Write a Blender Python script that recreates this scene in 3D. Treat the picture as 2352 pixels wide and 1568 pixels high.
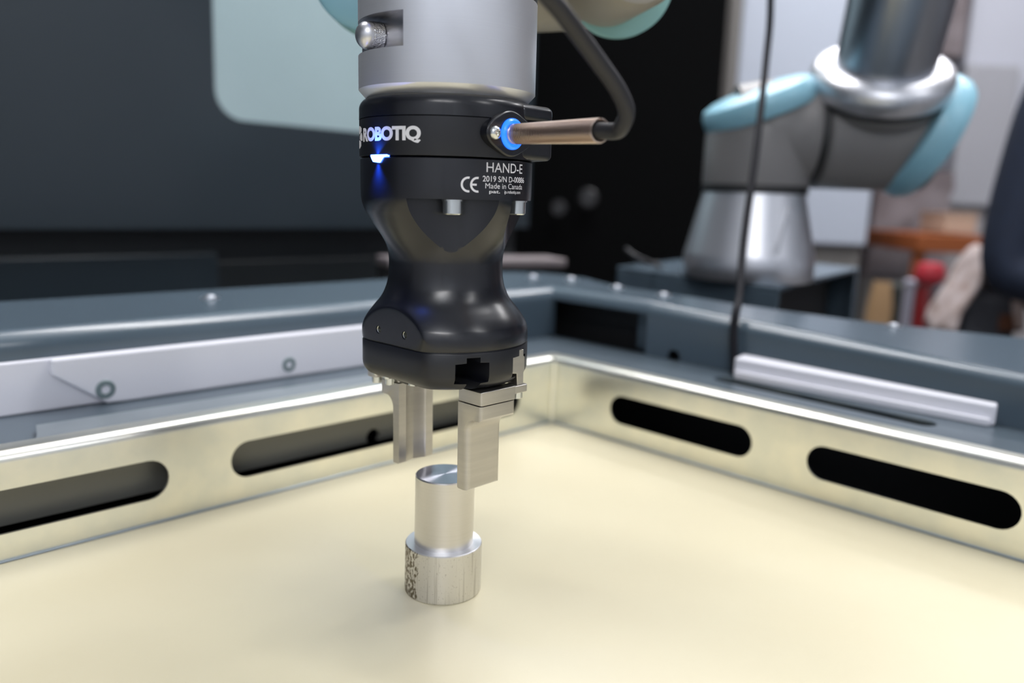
import bpy, bmesh, math, random
from mathutils import Vector, Matrix, Quaternion
random.seed(7)
PI = math.pi
S = 0.001                      # everything below is written in millimetres
scene = bpy.context.scene
COL = scene.collection
for o in list(bpy.data.objects):
    bpy.data.objects.remove(o)

# ------------------------------------------------------------------ camera, world, lights, exposure
cam_d = bpy.data.cameras.new('camera'); cam = bpy.data.objects.new('camera', cam_d); COL.objects.link(cam)
CAM = Vector((428.01, -488.76, 185.1))
R_ = Vector((0.7099052, 0.7032935, 0.0375881)); U_ = Vector((-0.1527431, 0.1016406, 0.9830253)); F_ = Vector((-0.6875348, 0.7035961, -0.1795784))
m = Matrix((R_, U_, -F_)).transposed().to_4x4(); m.translation = CAM * S
cam.matrix_world = m
cam_d.sensor_width = 36; cam_d.lens = 28.213
cam_d.clip_start = 0.01; cam_d.clip_end = 60
cam_d.dof.use_dof = True; cam_d.dof.focus_distance = 0.337; cam_d.dof.aperture_fstop = 4.9; cam_d.dof.aperture_blades = 0
scene.camera = cam

world = bpy.data.worlds.new('world'); scene.world = world; world.use_nodes = True
bg = world.node_tree.nodes['Background']; bg.inputs[0].default_value = (0.80, 0.88, 1.0, 1); bg.inputs[1].default_value = 0.25

FILL_UP = 0.5
LAMPS = [  # centre x, y, z (mm), size x, size y, watts, turn
    (0, 250, 1450, 1250, 160, 16, 20),
    (250, 850, 1900, 1250, 160, 11, 20),
    (2000, -2200, 1900, 1250, 160, 32, 20),  # added to brighten the front wall that the adapter mirrors
    (-900, -600, 1900, 1250, 160, 10, 20),
    (-1100, 1500, 1900, 1250, 160, 24, 20),
    (200, 2100, 1900, 1250, 160, 24, 20),
    (2500, 300, 1900, 1250, 160, 9, 20),  # added to brighten the right wall for the metal reflections
]
lamp_objs = []
for (x, y, z, sx, sy, W, a) in LAMPS:
    ld = bpy.data.lights.new('lamp_tube', 'AREA'); ld.shape = 'RECTANGLE'; ld.size = sx * S; ld.size_y = sy * S
    ld.energy = W; ld.color = (1.0, 0.985, 0.99)
    lo = bpy.data.objects.new('lamp_tube', ld); COL.objects.link(lo)
    lo.location = Vector((x, y, z - 12)) * S; lo.rotation_euler = (0, 0, math.radians(a)); lamp_objs.append(lo)
    lu = bpy.data.lights.new('fill_uplight', 'AREA'); lu.shape = 'RECTANGLE'; lu.size = sx * S; lu.size_y = sy * S
    lu.energy = W * FILL_UP; lu.color = ld.color          # added fill lamp above each fitting, bounces light off the ceiling
    lo = bpy.data.objects.new('fill_uplight', lu); COL.objects.link(lo)
    lo.location = Vector((x, y, z + 72)) * S; lo.rotation_euler = (PI, 0, -math.radians(a))

scene.view_settings.view_transform = 'Standard'; scene.view_settings.look = 'None'
scene.view_settings.gamma = 1; scene.view_settings.use_curve_mapping = False
scene.view_settings.exposure = 0.24

# ------------------------------------------------------------------ materials
def mat(name, col, rough=.5, metal=0., spec=None, aniso=0, tangent=False, noise=None, bump=None, coat=0, emit=None, alpha=None, trans=0):
    mt = bpy.data.materials.new(name); mt.use_nodes = True; nt = mt.node_tree
    b = nt.nodes['Principled BSDF']
    b.inputs['Base Color'].default_value = (*col, 1); b.inputs['Roughness'].default_value = rough
    b.inputs['Metallic'].default_value = metal
    if spec is not None: b.inputs['Specular IOR Level'].default_value = spec
    b.inputs['Coat Weight'].default_value = coat; b.inputs['Coat Roughness'].default_value = .12
    b.inputs['Transmission Weight'].default_value = trans
    if aniso:
        b.inputs['Anisotropic'].default_value = aniso
        if tangent:
            tg = nt.nodes.new('ShaderNodeTangent'); tg.direction_type = 'RADIAL'; tg.axis = 'Z'
            nt.links.new(tg.outputs[0], b.inputs['Tangent'])
    tc = nt.nodes.new('ShaderNodeTexCoord')
    if noise:      # (scale xyz, colour 2, lo, hi, detail)
        sc, c2, lo, hi = noise[:4]
        mp = nt.nodes.new('ShaderNodeMapping'); mp.inputs['Scale'].default_value = sc
        nt.links.new(tc.outputs['Object'], mp.inputs[0])
        nz = nt.nodes.new('ShaderNodeTexNoise'); nz.inputs['Scale'].default_value = 1; nz.inputs['Detail'].default_value = 5
        nt.links.new(mp.outputs[0], nz.inputs['Vector'])
        cr = nt.nodes.new('ShaderNodeValToRGB'); cr.color_ramp.elements[0].position = lo; cr.color_ramp.elements[1].position = hi
        cr.color_ramp.elements[0].color = (*col, 1); cr.color_ramp.elements[1].color = (*c2, 1)
        nt.links.new(nz.outputs['Fac'], cr.inputs[0]); nt.links.new(cr.outputs[0], b.inputs['Base Color'])
    if bump:       # (scale xyz, strength, distance)
        mp2 = nt.nodes.new('ShaderNodeMapping'); mp2.inputs['Scale'].default_value = bump[0]
        nt.links.new(tc.outputs['Object'], mp2.inputs[0])
        n2 = nt.nodes.new('ShaderNodeTexNoise'); n2.inputs['Scale'].default_value = 1; n2.inputs['Detail'].default_value = 3
        nt.links.new(mp2.outputs[0], n2.inputs['Vector'])
        bp = nt.nodes.new('ShaderNodeBump'); bp.inputs['Strength'].default_value = bump[1]; bp.inputs['Distance'].default_value = bump[2] * S
        nt.links.new(n2.outputs['Fac'], bp.inputs['Height']); nt.links.new(bp.outputs[0], b.inputs['Normal'])
    if emit:
        b.inputs['Emission Color'].default_value = (*emit[0], 1); b.inputs['Emission Strength'].default_value = emit[1]
    return mt
M = {}
M['tray'] = mat('tray_cream', (.66, .605, .43), .32, spec=.5, noise=((6, 6, 6), (.64, .58, .405), .4, .6))
M['galv'] = mat('galvanised_sheet', (.90, .885, .79), .29, 1, noise=((45, 45, 45), (.80, .81, .75), .35, .65), bump=((60, 60, 60), .12, .3))  # yellow tint in the colour stands for the reflected tray
M['galv2'] = mat('galvanised_sheet_dull', (.42, .47, .50), .32, .8, noise=((30, 30, 30), (.36, .41, .44), .35, .65))
M['galv3'] = mat('primed_sheet', (.17, .17, .15), .45, .5)
M['steel'] = mat('painted_steel_slate', (.072, .102, .130), .24, 0, spec=.6, bump=((90, 90, 90), .05, .2))
M['shelf'] = mat('painted_steel_shelf', (.095, .125, .15), .30, 0.2, spec=.5, noise=((25, 25, 25), (.08, .105, .13), .3, .7))
M['dark'] = mat('dark_interior', (.008, .008, .009), .6)
M['void'] = mat('enclosure_shade', (.03, .03, .032), .7, spec=.1)  # near black colour stands in for the unlit space behind the slots
M['white_pl'] = mat('white_nylon', (.78, .78, .84), .38, spec=.4)
M['black'] = mat('black_anodised', (.0038, .0044, .0080), .27, 0, spec=.68, bump=((2500, 2500, 2500), .06, .04))
M['black2'] = mat('black_anodised_matt', (.0048, .0055, .0088), .38, 0, spec=.60, bump=((2500, 2500, 2500), .08, .04))
M['alu'] = mat('turned_aluminium', (.84, .85, .89), .32, .80, aniso=.8, tangent=True, noise=((3, 3, 2500), (.81, .82, .86), .3, .7), bump=((20, 20, 6000), .03, .03))
M['alu_pl'] = mat('milled_aluminium', (.62, .62, .66), .33, 1, noise=((40, 40, 500), (.55, .55, .60), .3, .7))
M['alu_ball'] = mat('satin_aluminium', (.74, .74, .76), .36, 1)
M['finger'] = mat('finger_steel', (.56, .535, .50), .36, 1, noise=((25, 25, 400), (.50, .48, .45), .3, .7), bump=((100, 100, 1500), .05, .03))
M['boltm'] = mat('dull_bolt', (.42, .44, .48), .36, .9)
M['screw'] = mat('zinc_screw', (.70, .72, .70), .22, 1)
M['screwdark'] = mat('dull_zinc_screw', (.26, .33, .34), .35, .5)
M['print'] = mat('white_print', (.74, .74, .78), .5)
M['copper'] = mat('copper_spring', (.72, .57, .48), .30, 1)
M['cable'] = mat('black_cable', (.020, .020, .024), .48, spec=.4)
M['cable2'] = mat('thin_black_cable', (.012, .012, .016), .6, spec=.2)
M['ringled'] = mat('blue_light_ring', (.02, .12, .5), .3, emit=((.01, .14, 1.0), 1.5))
M['led'] = mat('blue_status_light', (.1, .3, 1), .3, emit=((.05, .16, 1.0), 22))
M['ur_grey'] = mat('robot_grey', (.165, .16, .16), .36, spec=.5)
M['ur_bounce'] = mat('robot_grey_bounce', (.26, .24, .20), .45)  # robot grey with the yellow bounce light mixed into the colour
M['ur_blue'] = mat('robot_blue_cap', (.24, .47, .58), .35)
M['ur_teal'] = mat('robot_teal_cap', (.26, .50, .50), .4)
M['ur_alu'] = mat('robot_aluminium', (.66, .67, .71), .34, .88)
M['rubber'] = mat('black_rubber', (.012, .013, .014), .5)
M['mach'] = mat('machine_panel', (.016, .024, .031), .28, 0, spec=.5, noise=((2, 2, 2), (.020, .028, .035), .35, .65))
M['machdark'] = mat('machine_dark', (.010, .013, .015), .4)
M['pane_reflection'] = mat('window_reflection', (.28, .37, .39), .22, spec=.5, noise=((3, 3, 3), (.31, .40, .42), .35, .65))  # bright surroundings mirrored in the pane, put into its base colour
M['cab'] = mat('cabinet_white', (.44, .48, .56), .4)
M['cabgrey'] = mat('cabinet_edge', (.20, .19, .18), .5)
M['wall'] = mat('wall_paint', (.40, .37, .37), .8, noise=((1.2, 1.2, 1.2), (.30, .26, .26), .35, .65))
M['plaster'] = mat('white_plaster', (.74, .78, .83), .8)
M['wallgrey'] = mat('grey_plaster', (.66, .70, .76), .8)
M['floor'] = mat('floor_concrete', (.20, .19, .18), .6, noise=((3, 3, 3), (.16, .15, .145), .3, .7))
M['navy'] = mat('navy_cloth', (.005, .012, .032), .85, noise=((60, 60, 60), (.004, .009, .024), .3, .7))
M['skin'] = mat('skin', (.55, .33, .25), .5)
M['hair'] = mat('dark_hair', (.03, .02, .015), .6)
M['jean'] = mat('dark_trousers', (.010, .012, .018), .85)
M['cloth'] = mat('cream_cloth', (.52, .44, .43), .9, noise=((40, 40, 40), (.34, .24, .20), .45, .7))
M['red'] = mat('red_paint', (.14, .004, .006), .35)
M['redlid'] = mat('pink_red_plastic', (.42, .03, .045), .4)
M['orange'] = mat('orange_paint', (.24, .06, .01), .5)
M['tan'] = mat('tan_card', (.32, .20, .10), .8)
M['beige'] = mat('beige_card', (.45, .32, .24), .8)
M['brown'] = mat('brown_plastic_wrap', (.14, .115, .12), .45, noise=((8, 8, 8), (.22, .19, .20), .4, .65))
M['screen'] = mat('navy_screen', (.02, .025, .07), .3)
M['mwhite'] = mat('machine_white', (.46, .47, .53), .4)
M['post'] = mat('grey_post', (.40, .40, .48), .4, .3)

# workpiece: stained raw bar
def stain_mat():
    mt = M['bar'] = mat('raw_bar_aluminium', (.68, .66, .62), .40, .82, aniso=.3, tangent=True)
    nt = mt.node_tree; b = nt.nodes['Principled BSDF']; tc = nt.nodes.new('ShaderNodeTexCoord')
    def noise(scale, lo, hi, detail=6):
        mp = nt.nodes.new('ShaderNodeMapping'); mp.inputs['Scale'].default_value = scale
        nt.links.new(tc.outputs['Object'], mp.inputs[0])
        n = nt.nodes.new('ShaderNodeTexNoise'); n.inputs['Scale'].default_value = 1; n.inputs['Detail'].default_value = detail
        nt.links.new(mp.outputs[0], n.inputs['Vector'])
        r = nt.nodes.new('ShaderNodeMapRange'); r.inputs['From Min'].default_value = lo; r.inputs['From Max'].default_value = hi
        nt.links.new(n.outputs['Fac'], r.inputs['Value']); return r.outputs[0]
    streak = noise((900, 900, 26), .55, .68); spots = noise((760, 760, 520), .0, 1.0, 9); fine = noise((1500, 1500, 900), .62, .70, 4)
    # dark oxide patch on the camera-left side: angle mask around the bar
    sep = nt.nodes.new('ShaderNodeSeparateXYZ'); nt.links.new(tc.outputs['Object'], sep.inputs[0])
    dot = nt.nodes.new('ShaderNodeVectorMath'); dot.operation = 'DOT_PRODUCT'
    nt.links.new(tc.outputs['Object'], dot.inputs[0]); dot.inputs[1].default_value = (math.cos(math.radians(-114)), math.sin(math.radians(-114)), 0)
    mr = nt.nodes.new('ShaderNodeMapRange'); mr.inputs['From Min'].default_value = .0135; mr.inputs['From Max'].default_value = .0168
    nt.links.new(dot.outputs['Value'], mr.inputs['Value'])
    m1 = nt.nodes.new('ShaderNodeMath'); m1.operation = 'MULTIPLY_ADD'; nt.links.new(mr.outputs[0], m1.inputs[0]); m1.inputs[1].default_value = .30
    nt.links.new(spots, m1.inputs[2])          # patch mask lifts the noise over the threshold
    mul = nt.nodes.new('ShaderNodeMapRange'); mul.inputs['From Min'].default_value = .74; mul.inputs['From Max'].default_value = .80
    nt.links.new(m1.outputs[0], mul.inputs['Value'])
    mul1 = nt.nodes.new('ShaderNodeMath'); mul1.operation = 'MAXIMUM'; nt.links.new(streak, mul1.inputs[0]); nt.links.new(fine, mul1.inputs[1])
    mul2 = nt.nodes.new('ShaderNodeMath'); mul2.operation = 'MULTIPLY'; nt.links.new(mul1.outputs[0], mul2.inputs[0]); mul2.inputs[1].default_value = .42
    fac = nt.nodes.new('ShaderNodeMath'); fac.operation = 'ADD'; fac.use_clamp = True
    nt.links.new(mul.outputs[0], fac.inputs[0]); nt.links.new(mul2.outputs[0], fac.inputs[1])
    mx = nt.nodes.new('ShaderNodeMix'); mx.data_type = 'RGBA'
    mx.inputs[6].default_value = (.70, .68, .63, 1); mx.inputs[7].default_value = (.17, .145, .10, 1)
    nt.links.new(fac.outputs[0], mx.inputs[0]); nt.links.new(mx.outputs[2], b.inputs['Base Color'])
stain_mat()
def knurl_mat():
    mt = M['knurl'] = mat('knurled_aluminium', (.66, .66, .67), .3, 1)
    nt = mt.node_tree; b = nt.nodes['Principled BSDF']; tc = nt.nodes.new('ShaderNodeTexCoord')
    ck = nt.nodes.new('ShaderNodeTexVoronoi'); ck.inputs['Scale'].default_value = 1500
    nt.links.new(tc.outputs['Object'], ck.inputs['Vector'])
    bp = nt.nodes.new('ShaderNodeBump'); bp.inputs['Strength'].default_value = .8; bp.inputs['Distance'].default_value = .0003
    nt.links.new(ck.outputs['Distance'], bp.inputs['Height']); nt.links.new(bp.outputs[0], b.inputs['Normal'])
knurl_mat()

# ------------------------------------------------------------------ object helpers
def finish(name, bm, mt, parent=None, smooth=35, bevel=0, label=None, seg=2):
    bmesh.ops.scale(bm, vec=(S, S, S), verts=bm.verts)
    bmesh.ops.recalc_face_normals(bm, faces=bm.faces)
    me = bpy.data.meshes.new(name); bm.to_mesh(me); bm.free()
    o = bpy.data.objects.new(name, me); COL.objects.link(o)
    if mt: me.materials.append(M[mt] if isinstance(mt, str) else mt)
    if smooth:
        me.shade_smooth(); me.set_sharp_from_angle(angle=math.radians(smooth))
    if bevel:
        md = o.modifiers.new('bevel', 'BEVEL'); md.width = bevel * S; md.segments = seg; md.limit_method = 'ANGLE'; md.angle_limit = math.radians(40)
        md.harden_normals = False
    if parent: o.parent = parent
    if label: o['label'] = label
    return o
def tag(o, label, cat, group=None, kind=None):
    o['label'] = label; o['category'] = cat
    if group: o['group'] = group
    if kind: o['kind'] = kind
    return o
def thing(name, label, cat, loc=(0, 0, 0), rot=None, group=None):
    o = bpy.data.objects.new(name, None); COL.objects.link(o); o.location = Vector(loc) * S
    o.empty_display_size = .02
    if rot: o.rotation_euler = rot
    return tag(o, label, cat, group)
def struct(o): o['kind'] = 'structure'; return o
def box(bm, x0, x1, y0, y1, z0, z1, mtx=None):
    vs = [bm.verts.new((x, y, z)) for z in (z0, z1) for y in (y0, y1) for x in (x0, x1)]
    for f in ((0, 1, 3, 2), (4, 6, 7, 5), (0, 4, 5, 1), (2, 3, 7, 6), (0, 2, 6, 4), (1, 5, 7, 3)): bm.faces.new([vs[i] for i in f])
    if mtx: bmesh.ops.transform(bm, matrix=mtx, verts=vs)
    return vs
def hexa(bm, pts):     # 8 explicit corners, order as box()
    vs = [bm.verts.new(p) for p in pts]
    for f in ((0, 1, 3, 2), (4, 6, 7, 5), (0, 4, 5, 1), (2, 3, 7, 6), (0, 2, 6, 4), (1, 5, 7, 3)): bm.faces.new([vs[i] for i in f])
def lathe(bm, prof, n=64, mtx=None, close=True):   # prof: (r, z) bottom to top
    rings = []
    for r, z in prof:
        rings.append([bm.verts.new((r * math.cos(2 * PI * i / n), r * math.sin(2 * PI * i / n), z)) for i in range(n)])
    for a, b in zip(rings, rings[1:]):
        for i in range(n): bm.faces.new((a[i], a[(i + 1) % n], b[(i + 1) % n], b[i]))
    if close:
        bm.faces.new(rings[0][::-1]); bm.faces.new(rings[-1])
    vs = [v for r in rings for v in r]
    if mtx: bmesh.ops.transform(bm, matrix=mtx, verts=vs)
    return vs
def prism(bm, pts, h0, h1, mtx=None):   # 2D outline extruded along z
    a = [bm.verts.new((x, y, h0)) for x, y in pts]; b = [bm.verts.new((x, y, h1)) for x, y in pts]
    n = len(pts); bm.faces.new(a[::-1]); bm.faces.new(b)
    for i in range(n): bm.faces.new((a[i], a[(i + 1) % n], b[(i + 1) % n], b[i]))
    if mtx: bmesh.ops.transform(bm, matrix=mtx, verts=a + b)
    return a + b
def axis_mtx(origin, zdir, xhint=(0, 0, 1)):
    z = Vector(zdir).normalized(); x = Vector(xhint); x = (x - z * x.dot(z))
    if x.length < 1e-4: x = Vector((1, 0, 0)) - z * z.x
    x.normalize(); y = z.cross(x)
    mm = Matrix((x, y, z)).transposed().to_4x4(); mm.translation = Vector(origin); return mm
def stadium(l, w, n=12):     # 2D outline, length l along x, width w
    r = w / 2; c = l / 2 - r
    return [(c + r * math.cos(t), r * math.sin(t)) for t in [(-PI / 2 + PI * i / n) for i in range(n + 1)]] + \
           [(-c + r * math.cos(t), r * math.sin(t)) for t in [(PI / 2 + PI * i / n) for i in range(n + 1)]]
def rrect(x0, x1, y0, y1, r, n=6):
    pts = []
    for cx, cy, t0 in ((x1 - r, y1 - r, 0), (x0 + r, y1 - r, 90), (x0 + r, y0 + r, 180), (x1 - r, y0 + r, 270)):
        for i in range(n + 1):
            t = math.radians(t0 + 90 * i / n); pts.append((cx + r * math.cos(t), cy + r * math.sin(t)))
    return pts
def boolcut(o, bms, smooth=35, solver='EXACT'):
    cutters = []
    for bm in bms:
        bmesh.ops.scale(bm, vec=(S, S, S), verts=bm.verts); bmesh.ops.recalc_face_normals(bm, faces=bm.faces)
        me = bpy.data.meshes.new('cut'); bm.to_mesh(me); bm.free()
        c = bpy.data.objects.new('cut', me); COL.objects.link(c); c.matrix_world = o.matrix_world.copy(); cutters.append(c)
        md = o.modifiers.new('cut', 'BOOLEAN'); md.operation = 'DIFFERENCE'; md.object = c; md.solver = solver
    par = o.parent; o.parent = None; mw = o.matrix_world.copy(); o.matrix_world = Matrix()
    for c in cutters: c.matrix_world = Matrix()
    bpy.context.view_layer.update()
    dg = bpy.context.evaluated_depsgraph_get()
    me = bpy.data.meshes.new_from_object(o.evaluated_get(dg))
    o.modifiers.clear(); old = o.data; o.data = me
    for c in cutters: bpy.data.objects.remove(c)
    o.parent = par
    if smooth: me.shade_smooth(); me.set_sharp_from_angle(angle=math.radians(smooth))
    me.name = o.name
    return o
def catmull(pts, n=10):
    P = [Vector(p) for p in pts]; P = [P[0] * 2 - P[1]] + P + [P[-1] * 2 - P[-2]]; out = []
    for i in range(1, len(P) - 2):
        for k in range(n):
            t = k / n; a, b, c, d = P[i - 1:i + 3]
            out.append(.5 * ((2 * b) + (c - a) * t + (2 * a - 5 * b + 4 * c - d) * t * t + (3 * b - a - 3 * c + d) * t ** 3))
    out.append(P[-2]); return out
def tube(bm, pts, r, n=12, caps=True):
    rings = []; prev = None
    for i, p in enumerate(pts):
        t = (pts[min(i + 1, len(pts) - 1)] - pts[max(i - 1, 0)]).normalized()
        if prev is None:
            x = Vector((0, 0, 1)).cross(t)
            if x.length < .1: x = Vector((1, 0, 0)).cross(t)
            x.normalize()
        else:
            x = (prev - t * prev.dot(t)).normalized()
        prev = x; y = t.cross(x); rr = r[i] if isinstance(r, (list, tuple)) else r
        rings.append([bm.verts.new(p + x * rr * math.cos(2 * PI * k / n) + y * rr * math.sin(2 * PI * k / n)) for k in range(n)])
    for a, b in zip(rings, rings[1:]):
        for k in range(n): bm.faces.new((a[k], a[(k + 1) % n], b[(k + 1) % n], b[k]))
    if caps: bm.faces.new(rings[0][::-1]); bm.faces.new(rings[-1])
def sweep(bm, prof, axis, a, b):   # prof in the two other axes (in xyz order), extruded along axis
    def P(u, v, t): return (t, u, v) if axis == 'x' else (u, t, v)
    A = [bm.verts.new(P(u, v, a)) for u, v in prof]; B = [bm.verts.new(P(u, v, b)) for u, v in prof]; n = len(prof)
    bm.faces.new(A); bm.faces.new(B[::-1])
    for i in range(n): bm.faces.new((A[i], B[i], B[(i + 1) % n], A[(i + 1) % n]))
def arc(cx, cy, r, t0, t1, n=8): return [(cx + r * math.cos(math.radians(t0 + (t1 - t0) * i / n)), cy + r * math.sin(math.radians(t0 + (t1 - t0) * i / n))) for i in range(n + 1)]
def socket_screw(name, parent, r, h, mtx, mt='screw', label=None, knurl=False):   # cap head: local z = outward, socket in the end
    bm = bmesh.new()
    n = 48; ri = r * .5
    rings = []
    prof = [(r, 0), (r, h - r * .12), (r * .9, h), (ri, h), (ri, h * .45)]
    for j, (rr, z) in enumerate(prof):
        ring = []
        for i in range(n):
            t = 2 * PI * i / n; q = rr
            if j >= 3:   # hexagonal socket
                q = ri * math.cos(PI / 6) / math.cos((t % (PI / 3)) - PI / 6)
            elif knurl and j < 2: q = rr * (1 + .022 * (i % 2))
            ring.append(bm.verts.new((q * math.cos(t), q * math.sin(t), z)))
        rings.append(ring)
    for a, b in zip(rings, rings[1:]):
        for i in range(n): bm.faces.new((a[i], a[(i + 1) % n], b[(i + 1) % n], b[i]))
    bm.faces.new(rings[0][::-1]); bm.faces.new(rings[-1])
    bmesh.ops.transform(bm, matrix=mtx, verts=bm.verts)
    return finish(name, bm, mt, parent, 40, label=label)

# ================================================================== THE ROOM
def room():
    X0, X1, Y0, Y1, Z0, Z1 = -4500, 3200, -3200, 5200, -850, 2500
    def slab(name, *b, mt='wall'):
        bm = bmesh.new(); box(bm, *b); return struct(finish(name, bm, mt, smooth=0))
    slab('floor', X0, X1, Y0, Y1, Z0 - 60, Z0, mt='floor')
    slab('ceiling', X0, X1, Y0, Y1, Z1, Z1 + 60, mt='plaster')
    slab('wall_left', X0 - 60, X0, Y0, Y1, Z0, Z1)
    slab('wall_back', X0, X1, Y1, Y1 + 60, Z0, Z1)
    slab('wall_right', X1, X1 + 60, Y0, Y1, Z0, Z1, mt='wallgrey')
    slab('wall_front', X0, X1, Y0 - 60, Y0, Z0, Z1, mt='wallgrey')
room()
for i, (x, y, z, sx, sy, W, a) in enumerate(LAMPS):
    where = ['above the corner of the tray', 'above the grey robot on the pedestal', 'added on the camera side to light the front wall', 'in front of the machine window', 'above the dark machine beyond the frame', 'above the white cabinet', 'farthest right, added to light the right wall'][i]
    t = thing('ceiling_light', 'long white ceiling strip light ' + where, 'lamp', (x, y, z), (0, 0, math.radians(a)), 'ceiling strip lights')
    bm = bmesh.new(); box(bm, -sx / 2 - 20, sx / 2 + 20, -sy / 2 - 20, sy / 2 + 20, 0, 60); finish('housing', bm, 'mwhite', t, 0, 4)
    for ex in (-sx / 2 + 80, sx / 2 - 80):
        bm = bmesh.new(); tube(bm, [Vector((ex, 0, 60)), Vector((ex, 0, 600))], 3, 8); finish('hanging_rod', bm, 'post', t)

# ================================================================== TRAY WITH GALVANISED PANELS
H = 50.4
LX, LY = 760, -860        # tray reaches this far towards the viewer
def tray():
    t = thing('work_tray', 'cream tray floor walled by two slotted galvanised panels under the gripper', 'tray', (0, 0, 0))
    bm = bmesh.new(); box(bm, 1.5, LX, LY, -1.5, -6, 0); finish('tray_floor', bm, 'tray', t, 0)
    # left panel (face x = 0), right panel (face y = 0): sheet with a rolled top edge and an outward flange
    def prof(sgn):   # (horizontal outwards, z) : closed outline of the bent sheet, outwards = sgn
        r, th = 5.6, 1.5
        outer = [(0, -6), (0, H - 1)] + [(-r + r * math.cos(a), H - 1 + r * math.sin(a)) for a in [math.radians(d) for d in range(10, 91, 10)]] + [(-15, H - 1 + r), (-15, H - 1 + r - th)]
        ri = r - th
        inner = [(-r + ri * math.cos(a), H - 1 + ri * math.sin(a)) for a in [math.radians(d) for d in range(90, -1, -10)]] + [(-th, -6)]
        return [(sgn * u, v) for u, v in outer + inner]
    bm = bmesh.new(); sweep(bm, prof(1), 'y', LY, 0); pl = finish('left_panel', bm, 'galv', t, 35)
    cuts = []
    for (a, b) in ((-281.5, -39.5), (-560, -317.5), (-838, -596)):
        bm = bmesh.new(); prism(bm, [(p[1], p[0]) for p in stadium(b - a, 22.2)], -20, 20, Matrix.Translation((0, (a + b) / 2, 25.2)) @ Matrix.Rotation(PI / 2, 4, 'Y') @ Matrix.Rotation(0, 4, 'Z')); cuts.append(bm)
    boolcut(pl, cuts); pl.name = 'slotted_panel'
    bm = bmesh.new(); sweep(bm, prof(-1), 'x', 0, LX); pr = finish('slotted_panel', bm, 'galv', t, 35)
    cuts = []
    for (a, b) in ((60, 180.7), (219.2, 339.9), (378, 499), (537, 658)):
        bm = bmesh.new(); prism(bm, stadium(b - a, 22.2), -20, 20, Matrix.Translation(((a + b) / 2, 0, 25.2)) @ Matrix.Rotation(PI / 2, 4, 'X')); cuts.append(bm)
    boolcut(pr, cuts)
    # corner: vertical bend bead and mitred flange corner
    bm = bmesh.new(); tube(bm, [Vector((1.2, -1.2, -6)), Vector((1.2, -1.2, H + 1))], 2.6, 14); finish('corner_seam', bm, 'galv', t)
    bm = bmesh.new(); prism(bm, [(0, 0), (-5.6, 0), (-15, 0), (-15, 15), (0, 15)], H + 3.0, H + 4.5); finish('corner_tab', bm, 'galv', t, 0, .4)
    # bottom hem: narrow bright folded edge where panel meets the floor
    bm = bmesh.new(); tube(bm, [Vector((.6, LY, .4)), Vector((.6, -2, .4))], .8, 8); finish('bottom_hem', bm, 'galv2', t)
    bm = bmesh.new(); tube(bm, [Vector((2, -.6, .4)), Vector((LX, -.6, .4))], .8, 8); finish('bottom_hem', bm, 'galv2', t)
    # tab lying on the frame beside the left flange
    bm = bmesh.new(); prism(bm, [(-15, -378), (-30, -373), (-47, -369), (-41, -60), (-15, -60)], H + 1.2, H + 2.6); finish('side_tab', bm, 'galv2', t, 0, .3)
tray()

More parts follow.
